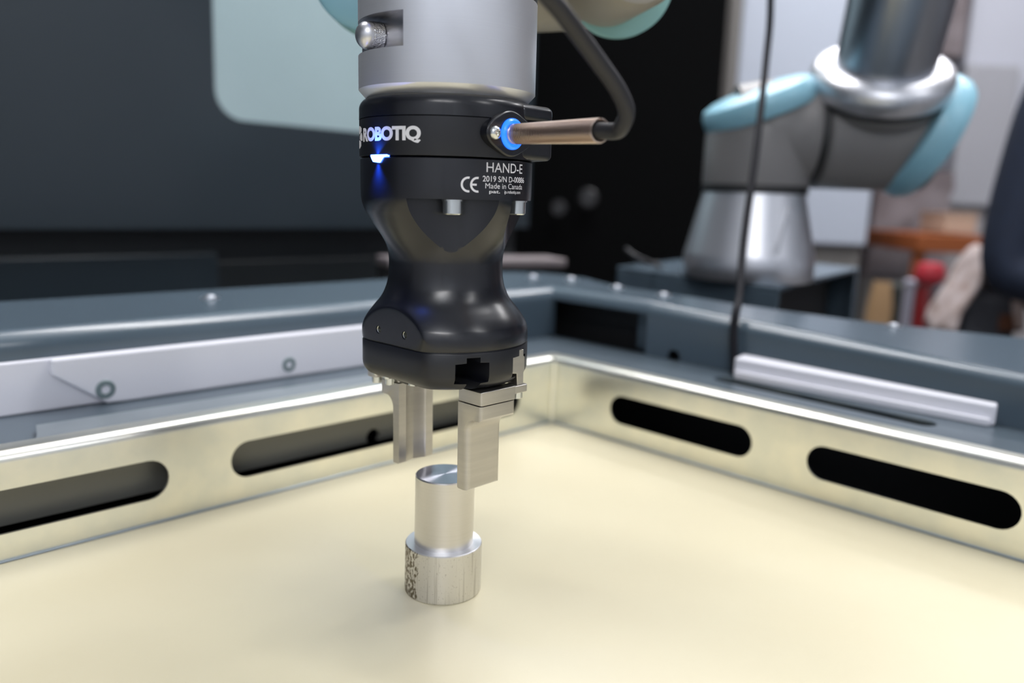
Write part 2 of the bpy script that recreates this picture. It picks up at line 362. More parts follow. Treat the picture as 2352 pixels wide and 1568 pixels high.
# ================================================================== STEEL FRAME AROUND THE TRAY
def frame():
    t = thing('machine_frame', 'slate painted steel frame rail that wraps around the tray corner', 'frame', (0, 0, 0))
    # lower shelf: L-shaped plate with the long slot by the white block
    bm = bmesh.new()
    prism(bm, [(-98, LY), (-4, LY), (-4, 4), (LX, 4), (LX, 104), (-98, 104)], 46.5, 49)
    sh = finish('shelf', bm, 'shelf', t, 0)
    bm = bmesh.new(); prism(bm, stadium(165, 17), 30, 60, Matrix.Translation((192, 66, 0)) @ Matrix.Rotation(math.radians(-2), 4, 'Z')); boolcut(sh, [bm], 0)
    # hanging inner wall under the left shelf, seen through the slots
    bm = bmesh.new(); box(bm, -17, -14, LY, -6, 13, 46.5); w = finish('hanging_wall', bm, 'galv3', t, 0)
    bm = bmesh.new(); lathe(bm, [(5.5, -10), (5.5, 10)], 24, Matrix.Translation((-15, -171, 16.5)) @ Matrix.Rotation(PI / 2, 4, 'Y')); boolcut(w, [bm], 0)
    # top flange with rounded outer corner
    outer = [(-225, LY), (-226, -60), (-232, 60), (-238, 130), (-228, 175), (-203, 203), (-170, 209), (-136, 204), (-95, 184), (-50, 172), (20, 168)]
    inner = [(20, 106), (-101, 106), (-101, LY)]
    drop = lambda x: .045 * max(0, min(x, 340) - 20)      # the right rail falls slightly away from the corner
    bm = bmesh.new(); prism(bm, outer + inner, 93, 97.0); finish('top_flange', bm, 'steel', t, 0, 1.0, seg=3)
    ob = [(20, 168), (65, 173), (104, 184), (162, 203), (215, 234), (273, 268), (340, 290), (LX, 300)]; ib = [(20, 106), (104, 106), (215, 106), (340, 106), (LX, 106)]
    bm = bmesh.new()
    for zz in (97.0, 93.0):
        o_ = [bm.verts.new((x, y, zz - drop(x))) for x, y in ob]; i_ = [bm.verts.new((x, y, zz - drop(x))) for x, y in ib]
        bm.faces.new(o_ + i_[::-1])
    k = len(ob) + len(ib); bm.verts.ensure_lookup_table(); vs = bm.verts[:]
    lo_ = list(range(len(ob))) + list(range(k - 1, len(ob) - 1, -1))
    for a_, b_ in zip(lo_, lo_[1:] + lo_[:1]): bm.faces.new((vs[a_], vs[b_], vs[b_ + k], vs[a_ + k]))
    bmesh.ops.triangulate(bm, faces=[f for f in bm.faces if len(f.verts) > 4])
    finish('top_flange', bm, 'steel', t, 0)
    # inner lips folded down with a rounded edge (two bends)
    def lip(s):   # horizontal coordinate measured outwards from the lip face
        o = [(0, 49 if s > 0 else 86)] + arc(12, 85.2, 12, 180 if s > 0 else 172, 90, 14) + [(14, 97.2)]
        i = [(14, 94.8)] + arc(12, 85.2, 9.6, 90, 180 if s > 0 else 172, 8) + [(2.4, 49 if s > 0 else 86)]
        return o + i
    bm = bmesh.new(); sweep(bm, [(-92 - u, v) for u, v in lip(1)], 'y', LY, 103); finish('inner_lip', bm, 'steel', t, 40)
    bm = bmesh.new(); sweep(bm, [(98 + u, v) for u, v in lip(1)], 'x', 21, LX)
    bmesh.ops.bisect_plane(bm, geom=bm.verts[:] + bm.edges[:] + bm.faces[:], plane_co=(340, 0, 0), plane_no=(1, 0, 0))
    for v in bm.verts: v.co.z -= drop(v.co.x) * max(0, v.co.z - 49) / 48.2
    l2 = finish('inner_lip', bm, 'steel', t, 30)
    bm = bmesh.new(); sweep(bm, [(98 + u, v) for u, v in lip(-1)], 'x', -106, 21); finish('flange_edge', bm, 'steel', t, 30)
    bm = bmesh.new(); lathe(bm, [(6.5, -20), (6.5, 20)], 28, Matrix.Translation((51, 100, 52)) @ Matrix.Rotation(PI / 2, 4, 'X')); boolcut(l2, [bm], 30)
    # added outer skirts down to the floor, keep light out of the inside
    bm = bmesh.new()
    path = [(-222, LY), (-223, -60), (-229, 60), (-234, 130), (-225, 172), (-202, 198), (-170, 204), (-137, 199), (-97, 180), (-51, 168), (20, 163), (65, 168), (104, 179), (162, 198), (215, 229), (273, 263), (340, 285), (LX, 295)]
    ins = [(x + (4 if i < 5 else 0), y - (4 if i >= 5 else 0)) for i, (x, y) in enumerate(path)]
    prism(bm, path + ins[::-1], -840, 93)
    for v in bm.verts:
        if v.co.z > 0: v.co.z -= drop(v.co.x)
    finish('added_skirt', bm, 'dark', t, 0)
    # black bracket post and a dark sheet standing in for shade in the open corner
    bm = bmesh.new(); box(bm, -3, 8, 118, 124, 49, 93); finish('bracket_post', bm, 'steel', t, 0, 1)
    bm = bmesh.new(); box(bm, -225, 30, 132, 136, 0, 93); finish('corner_shade', bm, 'dark', t, 0)
    # well added under the tray, shuts out light so the slots look black
    bm = bmesh.new(); box(bm, -95, LX, LY, 98, -60, -56); finish('added_well_floor', bm, 'void', t, 0)
    bm = bmesh.new(); box(bm, -97, -94, LY, 98, -60, 46); finish('added_well_wall', bm, 'void', t, 0)
    bm = bmesh.new(); box(bm, -94, LX, 96, 99, -60, 46); finish('added_well_wall', bm, 'void', t, 0)
    bm = bmesh.new(); box(bm, 168, 178, 50, 60, -56, 46.5); finish('inner_post', bm, 'steel', t, 0, 1)
    # legs standing on the floor
    for (x, y) in ((-190, LY + 40), (-190, 90), (LX - 60, 180), (LX - 60, LY + 60)):
        bm = bmesh.new(); box(bm, x - 25, x + 25, y - 25, y + 25, -850, 92 if y > 0 or x < 0 else -8); finish('leg', bm, 'steel', t, 0, 3)
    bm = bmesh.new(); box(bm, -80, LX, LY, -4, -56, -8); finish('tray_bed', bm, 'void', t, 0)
frame()

def flange_bolt(loc, label):
    o = thing('button_bolt', label, 'bolt', loc, group='bolts on the top flange')
    prof = [(7.2, 0), (7.2, .7), (4.6, .7), (4.5, 1.5), (3.6, 2.6), (2.0, 3.1)]
    bm = bmesh.new(); lathe(bm, prof[:2], 28); finish('washer', bm, 'boltm', o, 40)
    bm = bmesh.new(); lathe(bm, [(4.6, .7), (4.5, 1.5), (3.6, 2.6), (2.0, 3.1), (1.9, 2.2)], 28); finish('bolt_head', bm, 'boltm', o, 40)
for loc, lb in (((-172, -212, 97.0), 'shiny button bolt on the left flange above the white strip'),
                ((-170, 152, 97.0), 'shiny button bolt on the flange just right of the black gripper neck'),
                ((-136, 176, 97.0), 'shiny button bolt at the rounded flange corner, second right of the gripper'),
                ((-61, 160, 97.0), 'shiny button bolt on the flange above the open black corner gap'),
                ((2, 150, 97.0), 'shiny button bolt on the flange in front of the pedestal'),
                ((192, 206, 89.2), 'shiny button bolt on the right flange left of the person')):
    flange_bolt(loc, lb)

# white nylon strips on the left lip
def strips():
    o = thing('guide_strip', 'long flat white nylon strip on the left lip, behind the chamfered one', 'strip', (-92, -480, 49.2), group='white guide strips')
    bm = bmesh.new(); box(bm, 0, 4, -380, 446, 0, 31); finish('strip_body', bm, 'white_pl', o, 0, 1)
    o = thing('guide_strip', 'white nylon strip with chamfered end and two socket screws on the left lip', 'strip', (-88, -350, 49.2), group='white guide strips')
    L = 318
    bm = bmesh.new()
    prism(bm, [(0, 31.5), (0, 22), (30, .5), (40, 0), (L, 0), (L, 31.5)], 0, 6, Matrix(((0, 0, 1, 0), (1, 0, 0, 0), (0, 1, 0, 0), (0, 0, 0, 1))))
    finish('strip_body', bm, 'white_pl', o, 0, 1.5)
    for y, r in ((29, 6.0), (154, 5.4), (290, 5.4)):
        socket_screw('socket_screw', o, r, 1.2, axis_mtx((5.4, y, 9.5), (1, 0, 0)), 'screwdark')
strips()
def right_block():
    o = thing('nylon_block', 'white nylon block lying on the right shelf by the long slot', 'block', (0, 0, 0))
    bm = bmesh.new()
    z0 = 49.2
    hexa(bm, [(117, 83, z0), (300, 92, z0), (117, 97, z0), (300, 97, z0), (117, 83, 64.5), (300, 92, 62.5), (117, 97, 66.5), (300, 97, 64.5)])
    finish('block_body', bm, 'white_pl', o, 0, 1.5)
    bm = bmesh.new(); hexa(bm, [(120, 79, z0), (298, 88, z0), (120, 83.2, z0), (298, 92.2, z0), (120, 79, 55), (298, 88, 54), (120, 83.2, 55), (298, 92.2, 54)])
    finish('block_foot', bm, 'white_pl', o, 0, .8)
right_block()

# ================================================================== WORKPIECE
def workpiece():
    o = thing('turned_workpiece', 'stepped aluminium cylinder with stained base standing on the cream tray', 'metal part', (159.0, -254.4, 0))
    bm = bmesh.new(); lathe(bm, [(17.6, 0), (17.98, .5), (17.98, 23.1), (17.6, 23.5), (17.0, 23.54)], 128); ob = finish('raw_base', bm, 'bar', o, 35, label='stained unmachined base')
    bm = bmesh.new(); lathe(bm, [(17.75, 23.50), (17.6, 23.62), (13.9, 23.62)], 128, close=True); finish('shoulder_face', bm, 'alu', o, 20)
    bm = bmesh.new(); lathe(bm, [(13.79, 23.5), (13.79, 56.1), (13.4, 56.62)], 128); finish('turned_shaft', bm, 'bar2', o, 30)
    bm = bmesh.new(); lathe(bm, [(13.4, 56.60), (13.3, 56.68), (6, 56.68), (.2, 56.68)], 128); finish('faced_top', bm, 'face', o, 20)
M['bar2'] = mat('turned_shaft_aluminium', (.72, .70, .68), .33, 1, aniso=.55, tangent=True, noise=((6, 6, 2600), (.66, .64, .61), .3, .72), bump=((30, 30, 5000), .06, .03))
M['face'] = mat('faced_aluminium', (.62, .62, .70), .24, 1, aniso=.93, tangent=True)
workpiece()

# ================================================================== GRIPPER
GB = Vector((157.318, -254.361, 89.956)); GA = Vector((-0.010466, -0.0083225, 0.9999106))
gz = GA; gx = (Vector((1, 0, 0)) - gz * gz.x).normalized(); gy = gz.cross(gx)
GROT = Matrix((gx, gy, gz)).transposed()
GQ = GROT.to_euler()
BELL = [(30.9, 36.5), (31.0, 37.0), (35.6, 37.0), (38.6, 36.3), (40.4, 35.4), (42.7, 33.9), (44.9, 32.2), (49.4, 28.6), (54.1, 26.4), (57.3, 25.6), (60.2, 25.25), (64, 25.1), (66.7, 25.15), (70.2, 25.7),
        (73.2, 26.7), (76.1, 28.3), (79.6, 30.7), (82.4, 32.6), (85, 34.2), (87.2, 35.4), (90.6, 36.6), (94, 37.05), (99.2, 37.1), (108.4, 37.1)]
def interp(tab, x):
    n = len(tab)
    if x <= tab[0][0]: return tab[0][1]
    for i in range(n - 1):
        if x <= tab[i + 1][0]:
            x0, y0 = tab[i]; x1, y1 = tab[i + 1]
            m0 = (y1 - tab[i - 1][1]) / (x1 - tab[i - 1][0]) if i > 0 else (y1 - y0) / (x1 - x0)
            m1 = (tab[i + 2][1] - y0) / (tab[i + 2][0] - x0) if i + 2 < n else (y1 - y0) / (x1 - x0)
            h = x1 - x0; t = (x - x0) / h
            return y0 * (2 * t ** 3 - 3 * t ** 2 + 1) + h * m0 * (t ** 3 - 2 * t * t + t) + y1 * (-2 * t ** 3 + 3 * t * t) + h * m1 * (t ** 3 - t * t)
    return tab[-1][1]
def smin(a, b, k):
    if abs(a - b) > 12 * k: return min(a, b)
    mn = min(a, b); return mn - k * math.log(math.exp(-(a - mn) / k) + math.exp(-(b - mn) / k)) + 0
FLAT = 30.2
def flat_r(th):
    s = abs(math.sin(th)); return FLAT / s if s > .05 else 1e3
def pocket_r(th):
    best = 1e3; rho, D0 = 31.5, 57.3
    for c in (-36, 36, 144, 216):
        ph = th - math.radians(c); ph = (ph + PI) % (2 * PI) - PI
        if abs(ph) < .54 and abs(D0 * math.sin(ph)) < rho:
            best = min(best, D0 * math.cos(ph) - math.sqrt(rho * rho - (D0 * math.sin(ph)) ** 2))
    return best
NT = 432
def polar(bm, rows, n=NT, cap0=True, cap1=True):   # rows: (h, f(theta)->r)
    rings = []
    for h, f in rows:
        rings.append([bm.verts.new((f(2 * PI * i / n) * math.cos(2 * PI * i / n), f(2 * PI * i / n) * math.sin(2 * PI * i / n), h)) for i in range(n)])
    for a, b in zip(rings, rings[1:]):
        for i in range(n): bm.faces.new((a[i], a[(i + 1) % n], b[(i + 1) % n], b[i]))
    if cap0: bm.faces.new(rings[0][::-1])
    if cap1: bm.faces.new(rings[-1])
def gripper():
    g = thing('gripper', 'black electric gripper with two silver fingers open above the turned workpiece', 'gripper', GB, GQ)
    # waisted body between lower seam and upper seam
    def body_row(h):
        R = interp(BELL, h)
        def f(th):
            r = R
            if h < 62: r = smin(R, flat_r(th), .28 + .9 * max(0, 1 - (h - 31) / 5))
            return r
        return f
    bm = bmesh.new(); rows = []
    rows += [(30.5, lambda th: smin(37.0, flat_r(th), 1.18) - .7), (30.9, lambda th: smin(37.0, flat_r(th), 1.18) - .6)]
    hs = [31.0 + i * (92.3 - 31.0) / 130 for i in range(131)]
    rows += [(h, body_row(h)) for h in hs]
    R9 = interp(BELL, 92.3)
    rows += [(92.35, lambda th: interp(BELL, 92.35)), (94, lambda th: 37.05), (99, lambda th: 37.1), (108.1, lambda th: 37.1), (108.35, lambda th: 36.9), (108.5, lambda th: 36.3)]
    polar(bm, rows)
    body = finish('body', bm, 'black', g, 28)
    # tapped holes in the flat
    bms = []
    for x in (-9.1, 9.1):
        b2 = bmesh.new(); lathe(b2, [(1.75, 0), (1.75, 12)], 24, axis_mtx((x, -FLAT - 4, 36.1), (0, 1, 0))); bms.append(b2)
    for c in (-36, 36, 150):
        a = math.radians(c); b2 = bmesh.new(); lathe(b2, [(31.5, 62 + i * 1.9) for i in range(16)] + [(31.5, 92.4)], 288, Matrix.Translation((57.3 * math.cos(a), 57.3 * math.sin(a), 0))); bms.append(b2)
    boolcut(body, bms, 28)
    for x in (-9.1, 9.1):
        bm = bmesh.new()
        pts = [Vector((x + 1.62 * math.cos(t), -FLAT + .5 + .5 * t / (2 * PI), 36.1 + 1.62 * math.sin(t))) for t in [i * PI / 10 for i in range(0, 20 * 6)]]
        tube(bm, pts, .24, 6); finish('thread', bm, 'screw', g, label='threaded screw hole in the flat')
    # lower housing
    def low(inset): return lambda th: smin(37.15, flat_r(th), 1.2) - inset
    bm = bmesh.new()
    rows = [(13.3, low(9.5)), (13.6, low(8.2))]
    for i in range(9):
        a = math.radians(90 * i / 8); rows.append((20.5 - 6.6 * math.cos(a), low(7.0 * (1 - math.sin(a)))))
    rows += [(24, low(0)), (29.9, low(0)), (30.2, low(.15)), (30.3, low(.7)), (30.6, low(.75))]
    polar(bm, rows); hs_ = finish('lower_housing', bm, 'black2', g, 28)
    cr = []
    for s in (1, -1):     # cross-shaped rack openings, +x face at y<0 and -x face at y>0
        b2 = bmesh.new(); yc = -14 * s
        pts = [(yc - 6.9, 17.6), (yc - 6.9, 25.9), (yc - 2.8, 26.3), (yc - 2.8, 28.5), (yc + 2.8, 28.5), (yc + 2.8, 26.3), (yc + 6.9, 26.0), (yc + 6.9, 17.6), (yc + 3.6, 17.4), (yc + 2.6, 12), (yc - 1.5, 12), (yc - 2.2, 17.4)]
        x0, x1 = (16, 45) if s > 0 else (-45, -16)
        prism(b2, pts, x0, x1, Matrix(((0, 0, 1, 0), (1, 0, 0, 0), (0, 1, 0, 0), (0, 0, 0, 1)))); cr.append(b2)
        b3 = bmesh.new(); yc = 14 * s     # own rack's opening on the same side
        pts = [(yc - 7.2, 17.3), (yc - 7.2, 26.2), (yc - 2, 26.2), (yc - 2, 29.0), (yc + 2.4, 29.0), (yc + 2.4, 26.2), (yc + 5.0, 26.0), (yc + 5.0, 17.3), (yc + 3.2, 17.2), (yc + 3.2, 12), (yc - 3.6, 12), (yc - 3.6, 17.2)]
        prism(b3, pts, x0, x1, Matrix(((0, 0, 1, 0), (1, 0, 0, 0), (0, 1, 0, 0), (0, 0, 0, 1)))); cr.append(b3)
    boolcut(hs_, cr, 28)
    # skirt under the housing (keeps the drive), with recessed screw cups
    bm = bmesh.new(); prism(bm, [(19 * math.cos(t) if abs(math.cos(t)) < 1 else 19, 23.0 * math.sin(t)) for t in [2 * PI * i / 64 for i in range(64)]], 12.3, 14.2); finish('bottom_boss', bm, 'black2', g, 30, .8)
    for (x, y) in ((6, -23.5), (-22, -22), (-12, -23.5)):
        bm = bmesh.new(); lathe(bm, [(1.2, 0), (1.7, .3), (1.7, 1.2), (1.3, 1.5)], 20, Matrix.Translation((x, y, 12.9))); finish('cover_screw', bm, 'screw', g, 30)
    # gear racks carrying the fingers, cross-shaped end
    for s in (1, -1):
        bm = bmesh.new(); yc = 13.2 * s
        P2 = [(yc - 5.3, 18.6), (yc - 5.3, 25.6), (yc - .7, 25.8), (yc - .7, 28.6), (yc + 2.7, 28.6), (yc + 2.7, 25.6), (yc + 3.6, 25.2), (yc + 3.6, 18.9), (yc + 3.0, 18.2), (yc + 3.0, 12.9), (yc - .8, 12.9), (yc - 1.2, 18.2)]
        if s < 0: P2 = [(yc - (y - yc), z) for y, z in P2]
        x0, x1 = (-10, 34.0) if s > 0 else (-34.0, 10)
        prism(bm, P2, x0, x1, Matrix(((0, 0, 1, 0), (1, 0, 0, 0), (0, 1, 0, 0), (0, 0, 0, 1))))
        finish('finger_rack', bm, 'finger', g, 30, .25)
    # fingers
    for s in (1, -1):
        Z = Matrix.Rotation(0 if s > 0 else PI, 4, 'Z')
        bm = bmesh.new()
        prism(bm, rrect(20.8, 35.4, -10.3, 10.3, .8, 3) , 7.3, 13.2, Z)
        fb = finish('finger_base', bm, 'finger', g, 30, .25)
        bm = bmesh.new(); prism(bm, rrect(28.0, 35.2, 8, 18.4, 1.8, 5), 9.6, 12.9, Z); finish('finger_tab', bm, 'finger', fb, 30, .3)
        for (x, y, r) in ((31.6, 14.9, 2.3),) + (((24.5, 12.6, 2.3),) if s < 0 else ()):
            bmm = Z @ axis_mtx((x, y, 9.7), (0, 0, -1), (1, 0, 0)); socket_screw('socket_screw', fb, r, 3.3, bmm, knurl=True)
        if s < 0:
            bm = bmesh.new(); prism(bm, rrect(21.5, 30.0, 8, 15.6, 1.8, 5), 9.6, 12.9, Z); finish('finger_tab', bm, 'finger', fb, 30, .3)
        # L-shaped finger: head under the base, thin long plate, concave fillet between, inner V groove
        N = 12
        prof = [(20.8, 6.9), (20.8, -32.2 + .6), (21.4, -32.2), (26.2, -32.2), (27.0, -31.4), (27.0, -5.7)]
        prof += [(27.0 + 6.0 * (1 - math.cos(math.radians(a))), -5.7 + 6.0 * math.sin(math.radians(a))) for a in range(9, 91, 9)]
        prof += [(34.2, .3), (35.2, 1.4), (35.2, 6.9)]
        bm = bmesh.new()
        A = [bm.verts.new((x, -10.3, z)) for x, z in prof]; B = [bm.verts.new((x, 10.3, z)) for x, z in prof]
        bm.faces.new(A); bm.faces.new(B[::-1]); n = len(prof)
        for i in range(n): bm.faces.new((A[i], B[i], B[(i + 1) % n], A[(i + 1) % n]))
        bmesh.ops.transform(bm, matrix=Z, verts=bm.verts)
        fg = finish('finger', bm, 'finger', g, 30)
        cuts = []
        # V groove on the inner face
        b2 = bmesh.new(); prism(b2, [(20.0, -6.9), (21.6, -5.2) , (23.0, 0.0), (21.6, 5.2), (20.0, 6.9)], -40, 8, Z); cuts.append(b2)
        # rounded outer vertical edges of the long plate
        for q in (1, -1):
            b3 = bmesh.new(); c = (24.3, 7.6)
            pts = [(27.4, 7.2), (27.4, 10.8), (24.1, 10.8)] + [(24.2 + 2.85 * math.cos(a), 7.5 + 2.85 * math.sin(a)) for a in [math.radians(d) for d in (90, 75, 60, 45, 30, 15, 0)]]
            pts = [(x, y * q) for x, y in pts]
            if q < 0: pts = pts[::-1]
            zs = [(-40, 0), (-5.7, 0)] + [(-5.7 + 6.0 * math.sin(math.radians(a)), 6.0 * (1 - math.cos(math.radians(a)))) for a in range(10, 81, 10)]
            rg = [[b3.verts.new((x + dx, y, z)) for x, y in pts] for z, dx in zs]; n3 = len(pts)
            for ra, rb in zip(rg, rg[1:]):
                for i in range(n3): b3.faces.new((ra[i], ra[(i + 1) % n3], rb[(i + 1) % n3], rb[i]))
            b3.faces.new(rg[0][::-1]); b3.faces.new(rg[-1]); bmesh.ops.transform(b3, matrix=Z, verts=b3.verts)
            cuts.append(b3)
            b4 = bmesh.new(); pts = [(35.8, 8.9), (35.8, 10.9), (33.8, 10.9), (33.7, 10.3)] + [(33.7 + 1.5 * math.cos(a), 8.8 + 1.5 * math.sin(a)) for a in [math.radians(d) for d in (75, 50, 25, 0)]]
            pts = [(x, y * q) for x, y in pts]
            if q < 0: pts = pts[::-1]
            prism(b4, pts, -1.2, 8, Z); cuts.append(b4)
        boolcut(fg, cuts, 30)
        md = fg.modifiers.new('bevel', 'BEVEL'); md.width = .25 * S; md.segments = 2; md.limit_method = 'ANGLE'; md.angle_limit = math.radians(50)
    # cap screws in the pockets
    for c in (-36, 36, 150):
        a = math.radians(c)
        bm = bmesh.new(); lathe(bm, [(4.6, 91.7), (4.6, 92.3)], 32, Matrix.Translation((30.9 * math.cos(a), 30.9 * math.sin(a), 0))); finish('washer', bm, 'screw', g, 30)
        socket_screw('cap_screw', g, 4.0, 5.4, axis_mtx((30.9 * math.cos(a), 30.9 * math.sin(a), 91.7), (0, 0, -1), (1, 0, 0)), knurl=True)
    # coupling ring with cable boss
    bm = bmesh.new()
    lathe(bm, [(36.4, 108.9), (37.35, 109.1), (37.4, 109.3), (37.4, 124.0), (37.15, 124.15)], 192); finish('coupling_ring', bm, 'black2', g, 30)
    bm = bmesh.new()
    lathe(bm, [(37.2, 124.3), (37.45, 124.4), (37.45, 128.4)] + [(32.6 + 4.85 * math.cos(math.radians(a)), 128.4 + 4.85 * math.sin(math.radians(a))) for a in range(10, 91, 10)] + [(20, 133.3)], 192); finish('coupling_cover', bm, 'black', g, 35)
    hull = [(10, 8), (36.3, 8)] + arc(31.3, 25.2, 5.0, 0, 78, 8) + [(22, 33.4), (9, 36.2)]
    bm = bmesh.new(); prism(bm, hull, 109.3, 124.1); cb = finish('cable_boss', bm, 'black2', g, 40, 2.2, seg=5)
    bm = bmesh.new(); prism(bm, hull, 124.4, 131.6); cb = finish('cable_boss_cover', bm, 'black', g, 40, 3.0, seg=6)
    # gland plate: rounded star outline, facing +x
    pts = []
    for i in range(120):
        t = 2 * PI * i / 120
        r = 9.4 + 3.9 * max(0, math.cos(t)) ** 6 + 3.9 * max(0, -math.cos(t)) ** 6
        pts.append((r * math.cos(t), r * .95 * math.sin(t)))
    bm = bmesh.new(); prism(bm, pts, 34.5, 39.3, Matrix(((0, 0, 1, 0), (1, 0, 0, 0), (0, 1, 0, 118.6), (0, 0, 0, 1)))); finish('gland_plate', bm, 'black', g, 40, .6)
    # screws of the gland plate
    for q in (-1, 1):
        bm = bmesh.new(); mm = axis_mtx((39.2, q * 9.3, 118.4), (1, 0, 0))
        prof = [(2.7, 0), (2.7, .5), (2.3, 1.3), (1.5, 1.8), (1.2, 1.85), (1.0, 1.0)]
        n = 36; rings = []
        for j, (r, z) in enumerate(prof):
            rings.append([bm.verts.new(mm @ Vector(((r * (1 + (.28 * math.cos(6 * 2 * PI * i / n) if j >= 4 else 0))) * math.cos(2 * PI * i / n), (r * (1 + (.28 * math.cos(6 * 2 * PI * i / n) if j >= 4 else 0))) * math.sin(2 * PI * i / n), z))) for i in range(n)])
        for a, b in zip(rings, rings[1:]):
            for i in range(n): bm.faces.new((a[i], a[(i + 1) % n], b[(i + 1) % n], b[i]))
        bm.faces.new(rings[0][::-1]); bm.faces.new(rings[-1]); finish('star_screw', bm, 'screw', g, 40)
    # glowing ring around the cable outlet
    bm = bmesh.new(); lathe(bm, [(6.1, 0), (6.1, .9), (5.2, 1.7), (4.2, 1.4), (4.0, .2)], 64, axis_mtx((39.2, 0, 118.5), (1, 0, 0))); finish('light_ring', bm, 'ringled', g, 50, label='glowing blue ring')
    # status light at the upper seam
    bm = bmesh.new()
    def patch(poly, r0, r1):
        a = [bm.verts.new((r0 * math.cos(math.radians(t)), r0 * math.sin(math.radians(t)), h)) for t, h in poly]
        b = [bm.verts.new((r1 * math.cos(math.radians(t)), r1 * math.sin(math.radians(t)), h)) for t, h in poly]
        bm.faces.new(a); bm.faces.new(b[::-1])
        for i in range(len(poly)): bm.faces.new((a[i], b[i], b[(i + 1) % len(poly)], a[(i + 1) % len(poly)]))
    a0, a1 = -95.4, -79.7; NS = 16
    for i in range(NS):
        ta, tb = a0 + (a1 - a0) * i / NS, a0 + (a1 - a0) * (i + 1) / NS
        def lowh(t):
            if t < -92.9: return 108.6 - (t + 95.4) / 2.5 * 2.1
            if t < -86.6: return 106.5 - (t + 92.9) / 6.3 * .4
            if t < -83.0: return 106.1 + (t + 86.6) / 3.6 * 2.45
            return 108.55
        patch([(ta, 109.25), (tb, 109.25), (tb, lowh(tb)), (ta, lowh(ta))], 36.3, 37.75)
    bmesh.ops.remove_doubles(bm, verts=bm.verts, dist=.001)
    finish('status_light', bm, 'led', g, 20, label='bright blue status light')
    a = math.radians(-88.5)
    for up, tilt in ((1, 8), (-1, 8)):      # the status light shines along the housing, up and down
        ld = bpy.data.lights.new('status_glow', 'AREA'); ld.shape = 'RECTANGLE'; ld.size = .0062; ld.size_y = .0016; ld.energy = .004 if up > 0 else .010; ld.color = (.02, .12, 1); ld.spread = math.radians(110 if up > 0 else 80)
        lo = bpy.data.objects.new('status_glow', ld); COL.objects.link(lo); lo.parent = g
        d = Vector((-math.cos(a) * .45, -math.sin(a) * .45, up)).normalized()
        lo.rotation_euler = (-d).to_track_quat('Z', 'X').to_euler(); lo.location = Vector((38.6 * math.cos(a), 38.6 * math.sin(a), 109.6 if up > 0 else 105.9)) * S
    # printed lettering
    def lettering(name, text, ang0, ang1, h0, h1, r, bold=.0, shear=0, label=None, mt='print'):
        cu = bpy.data.curves.new('txt', 'FONT'); cu.body = text; cu.offset = bold; cu.shear = shear
        ob = bpy.data.objects.new('txt', cu); COL.objects.link(ob); bpy.context.view_layer.update()
        me = bpy.data.meshes.new_from_object(ob.evaluated_get(bpy.context.evaluated_depsgraph_get()))
        bpy.data.objects.remove(ob)
        bm = bmesh.new(); bm.from_mesh(me); bpy.data.meshes.remove(me)
        xs = [v.co.x for v in bm.verts]; x0, x1 = min(xs), max(xs)
        cap = 0.0
        return bm, x0, x1
    def wrap(name, text, ang0, ang1, h0, h1, r, bold=0, shear=0, caph=None, label=None, spacing=1.0):
        cu = bpy.data.curves.new('txt', 'FONT'); cu.body = text; cu.offset = bold; cu.shear = shear; cu.resolution_u = 6; cu.space_character = spacing
        ob = bpy.data.objects.new('txt', cu); COL.objects.link(ob); bpy.context.view_layer.update()
        me = bpy.data.meshes.new_from_object(ob.evaluated_get(bpy.context.evaluated_depsgraph_get()))
        bpy.data.objects.remove(ob)
        bm = bmesh.new(); bm.from_mesh(me); bpy.data.meshes.remove(me)
        xs = [v.co.x for v in bm.verts]; x0, x1 = min(xs), max(xs)
        L = math.radians(ang1 - ang0) * r
        ch = caph or .72
        for v in bm.verts:
            v.co.x = (v.co.x - x0) / (x1 - x0) * L; v.co.y = v.co.y / ch * (h1 - h0)
        k = int(L / .8)
        for i in range(1, k):
            bmesh.ops.bisect_plane(bm, geom=bm.verts[:] + bm.edges[:] + bm.faces[:], plane_co=(L * i / k, 0, 0), plane_no=(1, 0, 0))
        for v in bm.verts:
            a = math.radians(ang0) + v.co.x / r; h = h0 + v.co.y
            v.co = Vector(((r + .06) * math.cos(a), (r + .06) * math.sin(a), h))
        bmesh.ops.scale(bm, vec=(S, S, S), verts=bm.verts)
        me = bpy.data.meshes.new(name); bm.to_mesh(me); bm.free(); me.materials.append(M['print'])
        o = bpy.data.objects.new(name, me); COL.objects.link(o); o.parent = g
        if label: o['label'] = label
        return o
    wrap('lettering', 'ROBOTIQ', -107.3, -56.5, 115.0, 120.0, 37.4, bold=.05, spacing=.95, label='large white maker lettering')
    wrap('lettering', 'HAND-E', -15.8, 16.0, 103.4, 107.3, 37.1, bold=.004, label='white type lettering')
    wrap('lettering', '2019 S/N D-00886', -18.3, 18.9, 99.7, 101.95, 37.1, bold=.010, label='small white serial lettering')
    wrap('lettering', 'Made in Canada', -16.4, 16.3, 97.0, 99.2, 37.1, bold=0, label='small white origin lettering')
    wrap('lettering', 'pat.', -13.6, -5.5, 95.2, 96.5, 37.1, bold=.014, label='tiny white patent lettering')
    wrap('lettering', 'ip.robotiq.com', -2.0, 14.2, 95.2, 96.5, 37.1, bold=.012, shear=.15, label='tiny white patent lettering')
